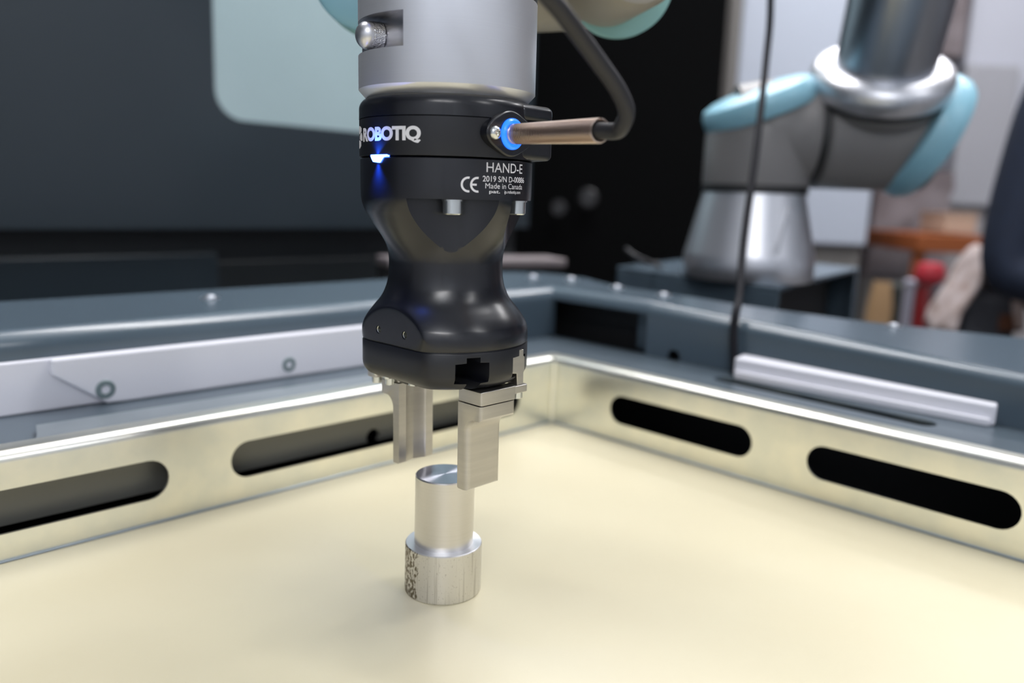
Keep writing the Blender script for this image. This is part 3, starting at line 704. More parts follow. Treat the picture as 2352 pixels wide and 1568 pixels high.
    # CE mark: two open arcs, the E with a middle bar
    def ce(a0, bar, nm):
        bm = bmesh.new(); Rm, w = 2.65, .42; hc = 98.3
        def put(x, y): a = math.radians(a0) + x / 37.1; return ((37.17) * math.cos(a), 37.17 * math.sin(a), hc + y)
        seg = 22; last = None
        for i in range(seg + 1):
            t = math.radians(80 + 200 * i / seg)
            e = (bm.verts.new(put((Rm + w) * math.cos(t) + Rm, (Rm + w) * math.sin(t))), bm.verts.new(put((Rm - w) * math.cos(t) + Rm, (Rm - w) * math.sin(t))))
            if last: bm.faces.new((last[0], e[0], e[1], last[1]))
            last = e
        if bar:
            vs = [bm.verts.new(put(x, y)) for x, y in ((.3, -.4), (1.3, -.4), (2.35, -.4), (2.35, .4), (1.3, .4), (.3, .4))]
            bm.faces.new((vs[0], vs[1], vs[4], vs[5])); bm.faces.new((vs[1], vs[2], vs[3], vs[4]))
        bmesh.ops.scale(bm, vec=(S, S, S), verts=bm.verts)
        me = bpy.data.meshes.new(nm); bm.to_mesh(me); bm.free(); me.materials.append(M['print'])
        o = bpy.data.objects.new(nm, me); COL.objects.link(o); o.parent = g; o['label'] = 'white conformity mark'
    ce(-31.6, False, 'conformity_mark'); ce(-25.8, True, 'conformity_mark')
    # hexagon emblem left of the maker lettering
    bm = bmesh.new()
    def hexp(pts):
        vs = []
        for t, h in pts: vs.append(bm.verts.new((t, h, 0)))
        bm.faces.new(vs)
    hexp([(-121, 121.6), (-114.5, 121.2), (-111.0, 120.3), (-111.0, 119.0), (-116, 117.9), (-121, 118.6)])
    hexp([(-116.6, 117.5), (-110.6, 118.6), (-109.0, 117.2), (-108.6, 115.2), (-112, 115.2), (-117, 116.0)])
    hexp([(-121, 115.7), (-115, 115.5), (-112.2, 114.8), (-112.2, 113.2), (-117, 112.2), (-121, 112.4)])
    for k in range(-122, -106):
        bmesh.ops.bisect_plane(bm, geom=bm.verts[:] + bm.edges[:] + bm.faces[:], plane_co=(k, 0, 0), plane_no=(1, 0, 0))
    for v in bm.verts: v.co = Vector((37.48 * math.cos(math.radians(v.co.x)), 37.48 * math.sin(math.radians(v.co.x)), v.co.y))
    bmesh.ops.scale(bm, vec=(S, S, S), verts=bm.verts)
    me = bpy.data.meshes.new('emblem'); bm.to_mesh(me); bm.free(); me.materials.append(M['print'])
    o = bpy.data.objects.new('emblem', me); COL.objects.link(o); o.parent = g; o['label'] = 'white faceted emblem'
    # copper spring round the cable outlet
    p0 = Vector((40.2, 0, 118.5)); p1 = Vector((91.5, -9.0, 117.2)); ax = (p1 - p0); L = ax.length; ax.normalize()
    mm = axis_mtx(p0, ax); turns = 46; pts = []; R0, R1 = 3.55, 3.95
    for i in range(turns * 20 + 1):
        t = i / (turns * 20); rr = R0 + (R1 - R0) * t; a = 2 * PI * turns * t
        pts.append(mm @ Vector((rr * math.cos(a), rr * math.sin(a), L * t)))
    bm = bmesh.new(); tube(bm, pts, .50, 6); finish('strain_spring', bm, 'copper', g, 60, label='copper coloured coil spring')
    bm = bmesh.new(); tube(bm, [p0 - ax, p1 - ax * 1], 3.0, 20); finish('spring_core', bm, 'cable', g)
    return g
G = gripper()
GMW = Matrix.Translation(GB) @ GROT.to_4x4()

def gcable():
    o = GB
    q = lambda x, y, z: Vector((157.3 + x, -254.4 + y, z))
    p0 = GMW @ Vector((91.6, -9.05, 117.2))
    pts = [p0 - Vector((1.5, 0, 0)), p0, q(97, -9.5, 207.8), q(101.0, -11.5, 209.6), q(103.6, -13.5, 214), q(103.3, -19, 220.5), q(102.5, -29, 228), q(102.8, -39, 234), q(103.5, -50, 240), q(102, -66, 249), q(96, -84, 262), q(84, -95, 285), q(66, -90, 315)]
    bm = bmesh.new(); tube(bm, catmull(pts, 10), 2.85, 20); ob = finish('gripper_cable', bm, 'cable', None, 60)
    tag(ob, 'thick black cable leaving the copper spring and rising to the upper left', 'cable')
gcable()

# ================================================================== ADAPTER ABOVE THE GRIPPER
def adapter():
    a = thing('tool_adapter', 'brushed aluminium cylinder with a knurled plunger knob above the black gripper', 'adapter', GB, GQ)
    bm = bmesh.new(); lathe(bm, [(20, 132.6), (34.0, 132.7), (37.45, 136.4), (37.5, 136.6), (37.5, 172.6), (36.9, 173.0)], 256)
    c = finish('cylinder', bm, 'alu', a, 25)
    al = math.radians(-105)
    mm = Matrix.Rotation(al, 4, 'Z')
    bm = bmesh.new(); box(bm, 29.9, 60, -60, 60, 149.9, 163.0, mm)
    bm2 = None
    boolcut(c, [bm], 25)
    c.data.materials.append(M['alu_pl'])
    d = Vector((math.cos(al), math.sin(al), 0))
    for p in c.data.polygons:
        nrm = p.normal; ctr = p.center / S
        if ctr.dot(d) > 29.5 and 149 < ctr.z < 164 and (abs(nrm.z) > .9 or abs(nrm.dot(d)) > .995) and (ctr.x ** 2 + ctr.y ** 2) ** .5 < 37.45: p.material_index = 1
    kd = Vector((math.cos(al), math.sin(al), 0)); mk = axis_mtx(kd * 29.9 + Vector((0, 0, 156.3)), kd)
    bm = bmesh.new(); lathe(bm, [(5.2, 0), (5.6, .4), (5.6, 5.2)], 64, mk); finish('knob_grip', bm, 'knurl', a, 40, label='knurled plunger collar')
    bm = bmesh.new(); lathe(bm, [(5.55, 5.2)] + [(5.55 * math.cos(math.radians(t)), 5.6 + 5.2 * math.sin(math.radians(t))) for t in range(0, 88, 6)], 64, mk); finish('knob_cap', bm, 'alu_ball', a, 40, label='smooth rounded knob end')
adapter()

# near robot: wrist behind and above the gripper
RH = Vector((0.7104, 0.7038, 0)).normalized(); FH = Vector((-0.6989, 0.7152, 0)).normalized()
def near_robot():
    w = thing('industrial_robot', 'grey robot wrist with teal caps behind the silver adapter, mostly above the picture', 'robot', GB, GQ)
    bm = bmesh.new(); lathe(bm, [(30, 172.7), (37.2, 172.9), (37.4, 173.4), (37.4, 196), (36, 197)], 96); finish('tool_flange', bm, 'rubber', w, 35)
    bm = bmesh.new(); lathe(bm, [(36, 197), (42, 202), (45, 214), (45, 265), (42, 280)], 96); finish('wrist_housing', bm, 'ur_bounce', w, 35)
    def loc(v): return GROT.transposed() @ (v - GB)
    # joint pieces given as world points
    cl = CAM + (R_ * (840 - 1176) / 1843.2 - U_ * (-62 - 784) / 1843.2 + F_) * 440
    cr = CAM + (R_ * (1425 - 1176) / 1843.2 - U_ * (-84 - 784) / 1843.2 + F_) * 440
    ax = loc(cl + RH) - loc(cl); fh = loc(cl + FH) - loc(cl)
    CL = loc(cl); CR = loc(cr)
    def dome(c, d, r, t, nm, mt):
        bm = bmesh.new(); mm = axis_mtx(c, d)
        lathe(bm, [(r, 0), (r, t * .45)] + [(r * .55 + r * .45 * math.cos(math.radians(q)), t * .45 + t * .55 * math.sin(math.radians(q))) for q in range(10, 91, 10)] + [(r * .2, t)], 72, mm)
        return finish(nm, bm, mt, w, 50)
    dz = loc(cl + Vector((0, 0, 1))) - loc(cl)
    # horizontal wrist: axis runs away from the viewer, caps on its front and sides
    bm = bmesh.new(); tube(bm, [CL + ax * 5 + fh * 38, CR + ax * -8 + fh * 38], 27, 64); finish('wrist_tube', bm, 'ur_bounce', w, 50)
    dome(CL + fh * 4, fh, 30, 42, 'wrist_cap', 'ur_teal')
    dome(CL + fh * 4, -fh, 30.0, 8, 'wrist_cap_lid', 'ur_blue')
    bm = bmesh.new(); lathe(bm, [(26, -26), (28.5, -22), (28.5, 30), (26, 34)], 72, axis_mtx(CR, fh - ax * .25)); finish('joint_housing', bm, 'ur_bounce', w, 50)
    dome(CR + fh * 26 + ax * 3, fh - ax * .2, 33.5, 14, 'joint_cap', 'ur_teal')
    # link to the flange housing
    bm = bmesh.new(); tube(bm, [Vector((0, 0, 235)), Vector((0, 0, 235)) + fh * 60 - Vector((0, 0, 4)), (CL + CR) / 2 + fh * 38 + dz * 12], 32, 48); finish('wrist_link', bm, 'ur_bounce', w, 50)
near_robot()

# ================================================================== PEDESTAL + BACKGROUND ROBOT
def pedestal():
    p = thing('robot_pedestal', 'slate steel box pedestal under the grey robot, open and black on its right side', 'pedestal', (0, 0, -850))
    k = Vector((43, 300)); l = Vector((-192, 331)); r = Vector((-28, 690)); b = l + r - k
    zt = 101 + 850
    def poly(ps, z0, z1, nm, mt, bev=1.5):
        bm = bmesh.new(); prism(bm, [(q.x, q.y) for q in ps], z0, z1); return finish(nm, bm, mt, p, 0, bev)
    poly([k, r, b, l], zt - 5, zt, 'top_plate', 'steel')
    n = (l - k).normalized(); m_ = (r - k).normalized()
    poly([k, k + m_ * 5, l + m_ * 5, l], 0, zt - 5, 'front_panel', 'steel')
    poly([l, l - n * 5, b - n * 5, b], 0, zt - 5, 'side_panel', 'steel')
    poly([b, b - m_ * 5, r - m_ * 5, r], 0, zt - 5, 'rear_panel', 'steel')
    poly([r, r - m_ * 18, r - m_ * 18 + n * 6, r + n * 6], 0, zt - 5, 'corner_post', 'steel')
    poly([k - m_ * -8 + n * 40, r - m_ * 20 + n * 40, r - m_ * 20 + n * 44, k + m_ * 8 + n * 44], 200, zt - 6, 'interior_shade', 'dark')  # dark sheet standing in for the shaded hollow of the box
pedestal()

def far_robot():
    D = 930
    base = CAM + (R_ * (1715 - 1176) / 1843.2 - U_ * (625 - 784) / 1843.2 + F_) * D
    base.z = 101
    t = thing('industrial_robot', 'grey and silver robot arm with pale blue caps standing on the pedestal', 'robot', base, (0, 0, math.atan2(RH.y, RH.x)))
    def L(prof, nm, mt, mtx=None, n=72, sm=40, label=None):
        bm = bmesh.new(); lathe(bm, prof, n, mtx); return finish(nm, bm, mt, t, sm, label=label)
    # base: foot ring and flared cone with a triangular recess
    L([(72, 0), (73, 1.5), (73, 25), (72, 29), (57.5, 92), (57, 96)], 'base', 'ur_alu', label='bare aluminium base')
    bm = bmesh.new(); mm = axis_mtx((26, -58, 32), (.42, -.9, .16), (0, 0, 1))
    prism(bm, [(0, -24), (0, 26), (52, 4), (50, -4)], -4, 5, mm); finish('base_rib', bm, 'ur_alu', t, 0, 1.5)
    L([(58, 96), (58.5, 97), (58.5, 104), (58, 105)], 'seal_ring', 'rubber')
    # shoulder: vertical housing rounding into a sideways joint
    bm = bmesh.new()
    pts = [Vector((0, 0, 105)), Vector((0, 0, 130)), Vector((0, 0, 150)), Vector((1, 0, 166))]
    lathe(bm, [(58, 105), (58.5, 110), (58.5, 160), (55, 174), (46, 183), (30, 188), (10, 190)], 72)
    mm = axis_mtx((0, 0, 163), (1, -.05, 0)); lathe(bm, [(50, -30), (56, -5), (57, 10), (57, 50), (56, 53)], 72, mm)
    finish('shoulder_housing', bm, 'ur_grey', t, 50)
    # slanted blue lid on top
    mm = axis_mtx((-4, -2, 196), (-.42, -.10, 1))
    L([(61, -14), (63.5, -11), (63.5, 2), (60, 9), (50, 13), (30, 16), (8, 17)], 'shoulder_cap', 'ur_blue', mm, label='pale blue lid')
    L([(57.5, 0), (57.5, 8)], 'joint_seal', 'rubber', axis_mtx((53, -2, 163), (1, -.05, 0)))
    mm = axis_mtx((61, -2, 163), (1, -.05, 0))
    L([(55, 0), (59, 4), (59, 70), (59, 96), (57, 120)], 'upper_joint_housing', 'ur_grey', mm)
    # blue end cap, slanted
    mm = axis_mtx((176, -12, 166), (.88, -.1, -.40))
    L([(60, -14), (68, -12), (70, -8), (70, 10), (66, 17), (52, 22), (30, 25), (8, 26)], 'end_cap', 'ur_blue', mm, label='pale blue end cap')
    # upper arm tube leaning to the viewer
    d = Vector((-.10, -.52, .86)).normalized(); o = Vector((120, -8, 175))
    L([(57, 20), (66, 30), (66, 36)], 'arm_socket', 'ur_grey', axis_mtx(o, d))
    L([(68, 36), (70, 38), (70, 44)], 'arm_seal', 'rubber', axis_mtx(o, d))
    L([(70, 42), (72.5, 45), (72.5, 60), (70, 66), (60, 72), (52, 73)], 'arm_collar', 'ur_alu', axis_mtx(o, d), label='polished aluminium collar')
    L([(50, 60), (50, 600), (48, 602)], 'upper_arm', 'ur_tube', axis_mtx(o, d), label='silver arm tube')
    L([(54, 600), (58, 605), (58, 700), (50, 712)], 'elbow_housing', 'ur_grey', axis_mtx(o, d))
M['ur_tube'] = mat('robot_tube', (.40, .42, .46), .3, 1)
far_robot()

def px(x, y, d): return CAM + (R_ * (x - 1176) / 1843.2 - U_ * (y - 784) / 1843.2 + F_) * d
def loose_cables():
    pts = [(-10, 330, 2498), (-14, 300, 1700), (-6, 262, 1000), (12, 240, 640), (22, 240, 480), (30, 251, 376), (37, 240, 319), (62, 190, 235), (85, 140, 155), (103, 108, 113), (109, 93.5, 99), (110, 91, 84), (112, 90.5, 66), (113.5, 90.5, 52), (114, 90.5, 30)]
    bm = bmesh.new(); tube(bm, catmull([Vector(p) for p in pts], 8), 3.3, 14)
    tag(finish('hanging_cable', bm, 'cable2', None, 60), 'thin dark cable hanging in front of the grey robot and over the right rail', 'cable')
    b = Vector((-70, 366, 101))
    pts = [b + Vector((-55, -35, 4)), b + Vector((-75, -62, 18)), b + Vector((-98, -50, 24)), b + Vector((-108, -20, 14)), b + Vector((-112, 5, 4)), b + Vector((-110, 40, 2.5))]
    bm = bmesh.new(); tube(bm, catmull(pts, 8), 2.2, 12)
    tag(finish('base_cable', bm, 'cable', None, 60), 'grey cable loop lying on the pedestal left of the robot base', 'cable')
loose_cables()

# ================================================================== DARK MACHINE ON THE LEFT
def machine():
    t = thing('machining_center', 'large dark slate machine with a pale rounded window, left of the tray', 'machine', (-700, 0, -850))
    o = 850
    # front panel x=-700 with window opening
    bm = bmesh.new(); box(bm, -30, 0, -2600, 700, 121 + o, 1500 + o); p = finish('door_panel', bm, 'mach', t, 0)
    W = rrect(48, 640, 276, 980, 42, 8)
    bm = bmesh.new(); prism(bm, [(y, z + o) for y, z in W], -60, 60, Matrix(((0, 0, 1, 0), (1, 0, 0, 0), (0, 1, 0, 0), (0, 0, 0, 1)))); boolcut(p, [bm], 0)
    bm = bmesh.new(); prism(bm, [(y, z + o) for y, z in rrect(44, 644, 272, 984, 44, 8)], -14, -4, Matrix(((0, 0, 1, 0), (1, 0, 0, 0), (0, 1, 0, 0), (0, 0, 0, 1)))); finish('window_pane', bm, 'pane_reflection', t, 0, label='window pane coloured pale green-grey like its reflection')
    bm = bmesh.new(); box(bm, -90, -40, -2600, 700, 30 + o, 121 + o); finish('recess', bm, 'machdark', t, 0)
    bm = bmesh.new(); box(bm, -80, -28, -2600, 60, -800 + o, 84 + o); finish('lower_panel', bm, 'mach', t, 0, 3)
    bm = bmesh.new(); box(bm, -80, -34, 60, 700, -800 + o, 70 + o); finish('lower_panel', bm, 'machdark', t, 0, 3)
    bm = bmesh.new(); box(bm, -1200, -90, -2600, 700, -850 + o, 1500 + o); finish('machine_body', bm, 'machdark', t, 0, 6)
machine()
def ledge():
    a = px(1090, 612, 1090); b = px(1302, 604, 1150)
    d = (b - a); d.z = 0; d.normalize(); n = Vector((-d.y, d.x, 0)); 
    o = thing('metal_ledge', 'narrow brownish grey metal ledge behind the frame, right of the gripper', 'ledge', (0, 0, 0))
    zt = b.z + 6
    bm = bmesh.new(); A = a - d * 120
    pts = [(q.x, q.y) for q in (A, b, b + n * 60, A + n * 60)]
    prism(bm, pts, zt - 12, zt); finish('ledge_plate', bm, 'ledge', o, 0, 2)
    bm = bmesh.new(); A2 = A + n * 15; b2 = b + n * 15; pts = [(q.x, q.y) for q in (A2, b2, b2 + n * 40, A2 + n * 40)]
    prism(bm, pts, -850, zt - 12); finish('ledge_support', bm, 'dark', o, 0)
M['ledge'] = mat('worn_ledge', (.22, .19, .195), .4, .2)
ledge()
def black_screen():
    a = px(1120, 300, 2150); b = px(1650, 300, 2150)
    o = thing('black_cabinet', 'tall black cabinet wall between the machine and the white cabinet', 'cabinet', (0, 0, -850))
    d = (b - a); d.z = 0; d.normalize(); n = Vector((-d.y, d.x, 0)); a = a - d * 330
    bm = bmesh.new(); pts = [(q.x, q.y) for q in (a, b, b + n * 40, a + n * 40)]
    prism(bm, pts, 0, 2300); finish('cabinet_side', bm, 'machdark2', o, 0, 3)
    # fittings that show as faint shapes in the dark
    for (x, y, r) in ((1282, 478, 22), (1350, 455, 26)):
        c = px(x, y, 2120); c.z += 850
        bm = bmesh.new(); lathe(bm, [(r, 0), (r, 14), (r * .8, 20)], 32, axis_mtx(c, -FH)); finish('round_fitting', bm, 'fit', o, 40)
    c = px(1575, 20, 2120); c.z += 850
    bm = bmesh.new(); box(bm, -60, 60, -20, 20, -60, 70, Matrix.Translation(c) @ Matrix.Rotation(math.atan2(RH.y, RH.x), 4, 'Z')); finish('grey_box', bm, 'fit2', o, 0, 8)
M['machdark2'] = mat('black_cabinet', (.002, .0021, .0023), .8, spec=.06)
M['fit'] = mat('dark_fitting', (.02, .02, .022), .4); M['fit2'] = mat('dim_box', (.05, .045, .04), .6)
black_screen()

# ================================================================== BACKGROUND ON THE RIGHT
RZ = Matrix.Rotation(math.atan2(RH.y, RH.x), 4, 'Z')
def pbox(bm, x0, y0, x1, y1, d, depth):    # upright box: seen size from its own distance, real depth behind
    a = px(x0, y1, d); b = px(x1, y1, d); c = px(x0, y0, d)
    w = (b - a).length; h = (c - a).length
    m4 = Matrix.Translation(a) @ RZ
    box(bm, 0, w, 0, depth, 0, h, m4); return a, w, h
def bg_box(name, label, cat, x0, y0, x1, y1, d, depth, mt, part, bev=4, group=None, to_floor=False):
    o = thing(name, label, cat, (0, 0, 0), group=group)
    bm = bmesh.new(); a, w, h = pbox(bm, x0, y0, x1, y1, d, depth)
    finish(part, bm, mt, o, 0, bev)
    return o, a, w, h
o, a, w, h = bg_box('white_cabinet', 'tall white cabinet behind the grey robot', 'cabinet', 1664, -300, 1990, 552, 2600, 500, 'cab', 'door', 6)
bm = bmesh.new(); box(bm, -26, 0, 10, 500, 0, h, Matrix.Translation(a) @ RZ); finish('side_panel', bm, 'cabgrey', o, 0, 3)
bm = bmesh.new(); box(bm, -26, w, 40, 500, -(a.z + 850), 0, Matrix.Translation(a) @ RZ); finish('plinth', bm, 'cabgrey', o, 0, 3)

def wrap_stack():
    o = thing('wrapped_pallet', 'brownish grey plastic wrapped load right of the white cabinet', 'pallet', (0, 0, 0))
    bm = bmesh.new(); a, w, h = pbox(bm, 1988, 395, 2160, 640, 3000, 500)
    bmesh.ops.subdivide_edges(bm, edges=bm.edges, cuts=7, use_grid_fill=True)
    for v in bm.verts: v.co += Vector((random.uniform(-7, 7), random.uniform(-7, 7), random.uniform(-5, 5)))
    finish('wrapped_load', bm, 'brown', o, 60)
    bm = bmesh.new(); box(bm, -20, w + 20, -20, 520, -(a.z + 850), 0, Matrix.Translation(a) @ RZ); finish('pallet_stand', bm, 'cabgrey', o, 0, 5)
wrap_stack()
def side_machine():
    o = thing('white_machine', 'white machine with a small navy screen at the right, behind the blue robot cap', 'machine', (0, 0, 0))
    D = 3100
    bm = bmesh.new(); a, w, h = pbox(bm, 2185, -350, 2800, 395, D, 700); finish('machine_body', bm, 'mwhite', o, 0, 12)
    mm = Matrix.Translation(a) @ RZ
    bm = bmesh.new(); box(bm, -8, w + 8, -4, 700, -(a.z + 850), 0, mm); finish('machine_base', bm, 'mbase', o, 0, 8)
    # sloped door frame (two long bars) and a grey door
    def bar(x0, y0, x1, y1, r, nm, mt, dd=D - 30):
        bm = bmesh.new(); tube(bm, [px(x0, y0, dd), px(x1, y1, dd)], r, 10); finish(nm, bm, mt, o, 40)
    bar(2268, -60, 2320, 150, 13, 'door_bar', 'cabgrey2'); bar(2320, 150, 2296, 400, 13, 'door_bar', 'cabgrey2'); bar(2296, 400, 2270, 640, 12, 'door_bar', 'cabgrey2')
    bm = bmesh.new(); a2, w2, h2 = pbox(bm, 2120, -300, 2215, 130, D - 120, 100); finish('control_arm', bm, 'brown', o, 0, 14)
    bm = bmesh.new(); pbox(bm, 2226, 178, 2286, 255, D - 40, 36); finish('control_screen', bm, 'screen', o, 0, 3)
    bm = bmesh.new(); pbox(bm, 2180, 160, 2300, 470, D - 20, 30); finish('control_panel', bm, 'cab2', o, 0, 6)
    bm = bmesh.new(); pbox(bm, 2280, -160, 2640, 12, D - 60, 60); finish('warning_beam', bm, 'orange', o, 0, 6)
M['mbase'] = mat('machine_base_grey', (.24, .22, .22), .5, noise=((5, 5, 5), (.36, .34, .35), .4, .6))
M['cabgrey2'] = mat('door_bar_grey', (.26, .31, .34), .4); M['cab2'] = mat('panel_grey', (.34, .34, .37), .4)
side_machine()
def shelf_bits():
    o, a, w, h = bg_box('orange_bench', 'orange workbench top behind the navy clothed person', 'bench', 2105, 538, 2290, 578, 2500, 420, 'orange', 'bench_top', 4)
    for xx in (10, w - 30):
        bm = bmesh.new(); box(bm, xx, xx + 30, 20, 50, -(a.z + 850), 0, Matrix.Translation(a) @ RZ); finish('leg', bm, 'orange', o, 0, 2)
    o, a2, w2, h2 = bg_box('card_box', 'flat beige box on the orange bench', 'box', 2168, 492, 2240, 534.5, 2560, 160, 'beige', 'box_body', 3)
    bm = bmesh.new(); box(bm, -3, w2 + 3, -3, 163, h2, h2 + 6, Matrix.Translation(a2) @ RZ); finish('box_lid', bm, 'beige', o, 0, 2)
shelf_bits()
def bottle():
    D = 2100; a = px(2115, 790, D); a.z = -850
    # floor-standing stand, then the red cylinder
    o = thing('red_cylinder', 'red gas cylinder with a pinkish red cap behind the right rail', 'cylinder', (a.x, a.y, -850))
    top = px(2115, 644, D).z + 850; lid = px(2115, 600, D).z + 850
    bm = bmesh.new(); lathe(bm, [(22, 0), (27, 4), (27, top - 14), (20, top)], 40); finish('cylinder_body', bm, 'red', o, 40)
    bm = bmesh.new(); lathe(bm, [(30, top - 2), (36, top + 6), (37, top + (lid - top) * .5), (30, lid - 4), (14, lid)], 40); finish('cap', bm, 'redlid', o, 40)
    for i, (x, y0, r, mt, lb) in enumerate(((2073, 640, 13, 'post', 'pale grey pole standing left of the red cylinder'), (2150, 650, 12, 'fit3', 'dim olive grey pole standing right of the red cylinder'))):
        a = px(x, 790, D + 100); tp = px(x, y0, D + 100).z
        o = thing('floor_pole', lb, 'pole', (a.x, a.y, -850))
        bm = bmesh.new(); lathe(bm, [(r, 6), (r, tp + 850 - 12)], 24); finish('pole_shaft', bm, mt, o, 40)
        bm = bmesh.new(); lathe(bm, [(r * 3, 0), (r * 3, 5), (r * 1.2, 9)], 24); finish('pole_foot', bm, mt, o, 40)
        bm = bmesh.new(); lathe(bm, [(r * 1.25, tp + 838), (r * 1.25, tp + 848), (r * .6, tp + 853)], 24); finish('pole_cap', bm, mt, o, 40)
    a = px(2010, 790, D + 200); tp = px(2010, 645, D + 200).z
    o = thing('card_roll', 'tan cardboard roll standing behind the right end of the pedestal', 'roll', (a.x, a.y, -850))
    bm = bmesh.new(); lathe(bm, [(34, 0), (34, tp + 780), (24, tp + 850), (18, tp + 850), (18, tp + 700)], 40); finish('roll_body', bm, 'tan', o, 40)
    o, a, w, h = bg_box('dark_bin', 'dark green-black bin behind the red cylinder', 'bin', 2035, 655, 2200, 800, D + 220, 150, 'fit3', 'bin_body', 6)
    bm = bmesh.new(); box(bm, 4, w - 4, 4, 146, -(a.z + 850), 0, Matrix.Translation(a) @ RZ); finish('bin_stand', bm, 'dark', o, 0, 2)
M['fit3'] = mat('dark_olive', (.022, .026, .024), .6)
bottle()
def cloth():
    D = 1640
    c = px(2262, 725, D)
    o = thing('dark_crate', 'dark grey crate under the cream cloth, in front of the person', 'crate', (c.x, c.y, -850), (0, 0, math.atan2(RH.y, RH.x)))
    top = px(2262, 668, D).z + 850
    bm = bmesh.new(); box(bm, -42, 75, 0, 160, top - 150, top); finish('crate_body', bm, 'crate', o, 0, 24, seg=4)
    bm = bmesh.new(); box(bm, -30, 60, 20, 140, 0, top - 150); finish('crate_stand', bm, 'dark', o, 0, 2)
    bm = bmesh.new(); box(bm, 20, 84, -3, 4, top - 62, top - 30, Matrix.Rotation(math.radians(28), 4, 'Y')) if False else box(bm, 30, 70, -5, 2, top - 80, top - 46); finish('crate_label', bm, 'brownlab', o, 0, 2)
    # draped cloth: folded ribbon with thickness over the crate
    t = thing('cream_cloth', 'cream cloth draped over the dark crate beside the person', 'cloth', (c.x, c.y, -850), (0, 0, math.atan2(RH.y, RH.x)))
    nx, ny = 34, 18; bm = bmesh.new(); grid = []
    prof = [(-78, -90), (-68, -50), (-55, -16), (-40, 16), (-26, 52), (-12, 84), (6, 98), (22, 70), (34, 34), (48, 4), (62, -30), (74, -70)]
    P_ = catmull([Vector((x, 0, z)) for x, z in prof], 3)
    for i, p in enumerate(P_):
        row = []
        for j in range(ny):
            v = j / (ny - 1); wob = 5 * math.sin(i * .9 + v * 7) + 4 * math.sin(v * 17 + i * .3)
            row.append(bm.verts.new((p.x + wob * .6, -22 + 110 * v + 4 * math.sin(i * .7), top + p.z * (1 - .12 * v) + wob)))
        grid.append(row)
    for r0, r1 in zip(grid, grid[1:]):
        for j in range(ny - 1): bm.faces.new((r0[j], r0[j + 1], r1[j + 1], r1[j]))
    ob = finish('cloth_sheet', bm, 'cloth', t, 180); md = ob.modifiers.new('thick', 'SOLIDIFY'); md.thickness = .008
M['crate'] = mat('crate_grey', (.045, .047, .058), .6); M['brownlab'] = mat('crate_label_brown', (.10, .035, .015), .7)
cloth()

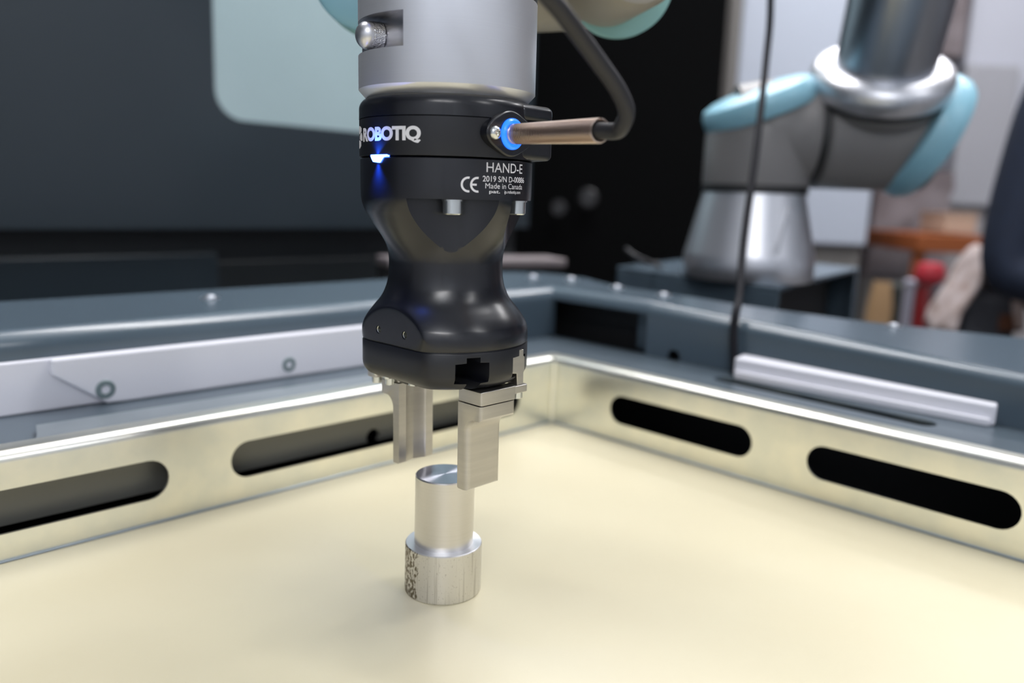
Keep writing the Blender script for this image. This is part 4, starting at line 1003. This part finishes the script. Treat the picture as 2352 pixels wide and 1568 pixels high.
# ================================================================== PERSON AT THE RIGHT EDGE
def person():
    D = 1500
    el = px(2296, 640, D)               # elbow
    root = Vector((el.x, el.y, -850)) + RH * 285
    p = thing('person', 'person in navy top at the right edge, elbow bent beside the rail', 'person', root, (0, 0, math.atan2(RH.y, RH.x)))
    # local x = picture right, y = away, z up from the floor
    def skin(name, verts, edges, radii, mt, sub=2):
        me = bpy.data.meshes.new(name); me.from_pydata([Vector(v) * S for v in verts], edges, []); o = bpy.data.objects.new(name, me); COL.objects.link(o)
        md = o.modifiers.new('skin', 'SKIN'); md.use_smooth_shade = True
        for i, r in enumerate(radii):
            sv = me.skin_vertices[0].data[i]; rr = r if isinstance(r, tuple) else (r, r); sv.radius = (rr[0] * S, rr[1] * S)
        me.skin_vertices[0].data[0].use_root = True
        sd = o.modifiers.new('sub', 'SUBSURF'); sd.levels = sub; sd.render_levels = sub
        bpy.context.view_layer.update()
        m2 = bpy.data.meshes.new_from_object(o.evaluated_get(bpy.context.evaluated_depsgraph_get())); o.modifiers.clear(); o.data = m2
        m2.materials.clear(); m2.materials.append(M[mt]); m2.name = name; m2.shade_smooth(); o.parent = p; return o
    ez = el.z + 850
    V = [(0, 0, 930), (0, 0, 1060), (0, -5, 1200), (0, -5, 1340), (0, 0, 1440), (0, -8, 1500), (0, -14, 1560), (0, -16, 1640),   # pelvis .. head 7
         (-165, 0, 1390), (-235, -6, 1230), (-284, -4, ez), (-170, -110, ez + 10), (-80, -150, ez + 35),                       # left arm 8-12
         (160, 0, 1390), (205, 0, 1220), (214, 0, 1060), (130, -110, 1060), (70, -150, 1070),                                         # right arm 13-17
         (-85, 0, 880), (-95, -5, 500), (-98, 10, 110), (-98, -90, 40), (85, 0, 880), (95, -5, 500), (98, 10, 110), (98, -90, 40)]
    E = [(0, 1), (1, 2), (2, 3), (3, 4), (4, 5), (5, 6), (6, 7), (3, 8), (8, 9), (9, 10), (10, 11), (11, 12), (3, 13), (13, 14), (14, 15), (15, 16), (16, 17), (0, 18), (18, 19), (19, 20), (20, 21), (0, 22), (22, 23), (23, 24), (24, 25)]
    Rr = [(150, 105), (140, 100), (150, 105), (150, 100), (70, 60), (52, 52), (78, 88), (74, 90), 64, 66, 60, 44, 30, 62, 56, 48, 38, 30, (88, 85), 62, 46, (44, 34), (88, 85), 62, 46, (44, 34)]
    skin('body', V, E, Rr, 'navy')
    # trousers, head skin, hair and hands as separate layers over the body
    skin('trousers', [(0, 0, 905), (-88, 0, 840), (-96, -5, 500), (-99, 10, 100), (88, 0, 840), (96, -5, 500), (99, 10, 100)], [(0, 1), (1, 2), (2, 3), (0, 4), (4, 5), (5, 6)], [(160, 112), (96, 92), 70, 56, (96, 92), 70, 56], 'jean')
    h = skin('head', [(0, -14, 1490), (0, -16, 1560), (0, -18, 1620), (0, -16, 1680)], [(0, 1), (1, 2), (2, 3)], [(56, 56), (74, 84), (80, 98), (66, 80)], 'skin')
    for q in (-1, 1):
        bm = bmesh.new(); bmesh.ops.create_icosphere(bm, subdivisions=2, radius=9); bmesh.ops.translate(bm, verts=bm.verts, vec=(q * 31, -110, 1622)); finish('eye', bm, 'white_pl', h)
        bm = bmesh.new(); bmesh.ops.create_icosphere(bm, subdivisions=2, radius=14); bmesh.ops.scale(bm, vec=(.4, .8, 1.6), verts=bm.verts); bmesh.ops.translate(bm, verts=bm.verts, vec=(q * 80, -14, 1612)); finish('ear', bm, 'skin', h)
    bm = bmesh.new(); bmesh.ops.create_icosphere(bm, subdivisions=2, radius=13); bmesh.ops.scale(bm, vec=(.8, 1.2, 1.5), verts=bm.verts); bmesh.ops.translate(bm, verts=bm.verts, vec=(0, -120, 1596)); finish('nose', bm, 'skin', h)
    bm = bmesh.new(); bmesh.ops.create_icosphere(bm, subdivisions=2, radius=10); bmesh.ops.scale(bm, vec=(2.2, .6, .5), verts=bm.verts); bmesh.ops.translate(bm, verts=bm.verts, vec=(0, -104, 1562)); finish('mouth', bm, 'redlid', h)
    skin('hair', [(0, 20, 1590), (0, 8, 1650), (0, -4, 1700)], [(0, 1), (1, 2)], [(78, 78), (88, 100), (72, 84)], 'hair')
    for q in (-1, 1):
        w = Vector((-60 * q * -1 if q > 0 else -60, -150, (1070 if q > 0 else ez + 35)))
        w.x = 66 * q
        verts = [w, w + Vector((-20 * q, -18, 2)), w + Vector((-46 * q, -34, 0))]; edges = [(0, 1), (1, 2)]; rad = [(22, 16), (30, 15), (34, 14)]
        for k in range(4):
            b0 = len(verts); base = w + Vector((-46 * q, -34, 0)) + Vector((0, -2, 24 - 16 * k)); ln = (30, 34, 32, 25)[k]
            dirs = Vector((-.8 * q, -.55, 0)); verts += [base + dirs * 16, base + dirs * (16 + ln), base + dirs * (16 + ln) + Vector((-6 * q, 14, -2)) + dirs * ln * .4]
            edges += [(2, b0), (b0, b0 + 1), (b0 + 1, b0 + 2)]; rad += [9.5, 8.5, 7]
        b0 = len(verts); base = w + Vector((-20 * q, -18, 2)); verts += [base + Vector((-8 * q, 4, 32)), base + Vector((-30 * q, -8, 50))]; edges += [(1, b0), (b0, b0 + 1)]; rad += [11, 8.5]
        skin('hand', verts, edges, rad, 'skin', 1)
person()
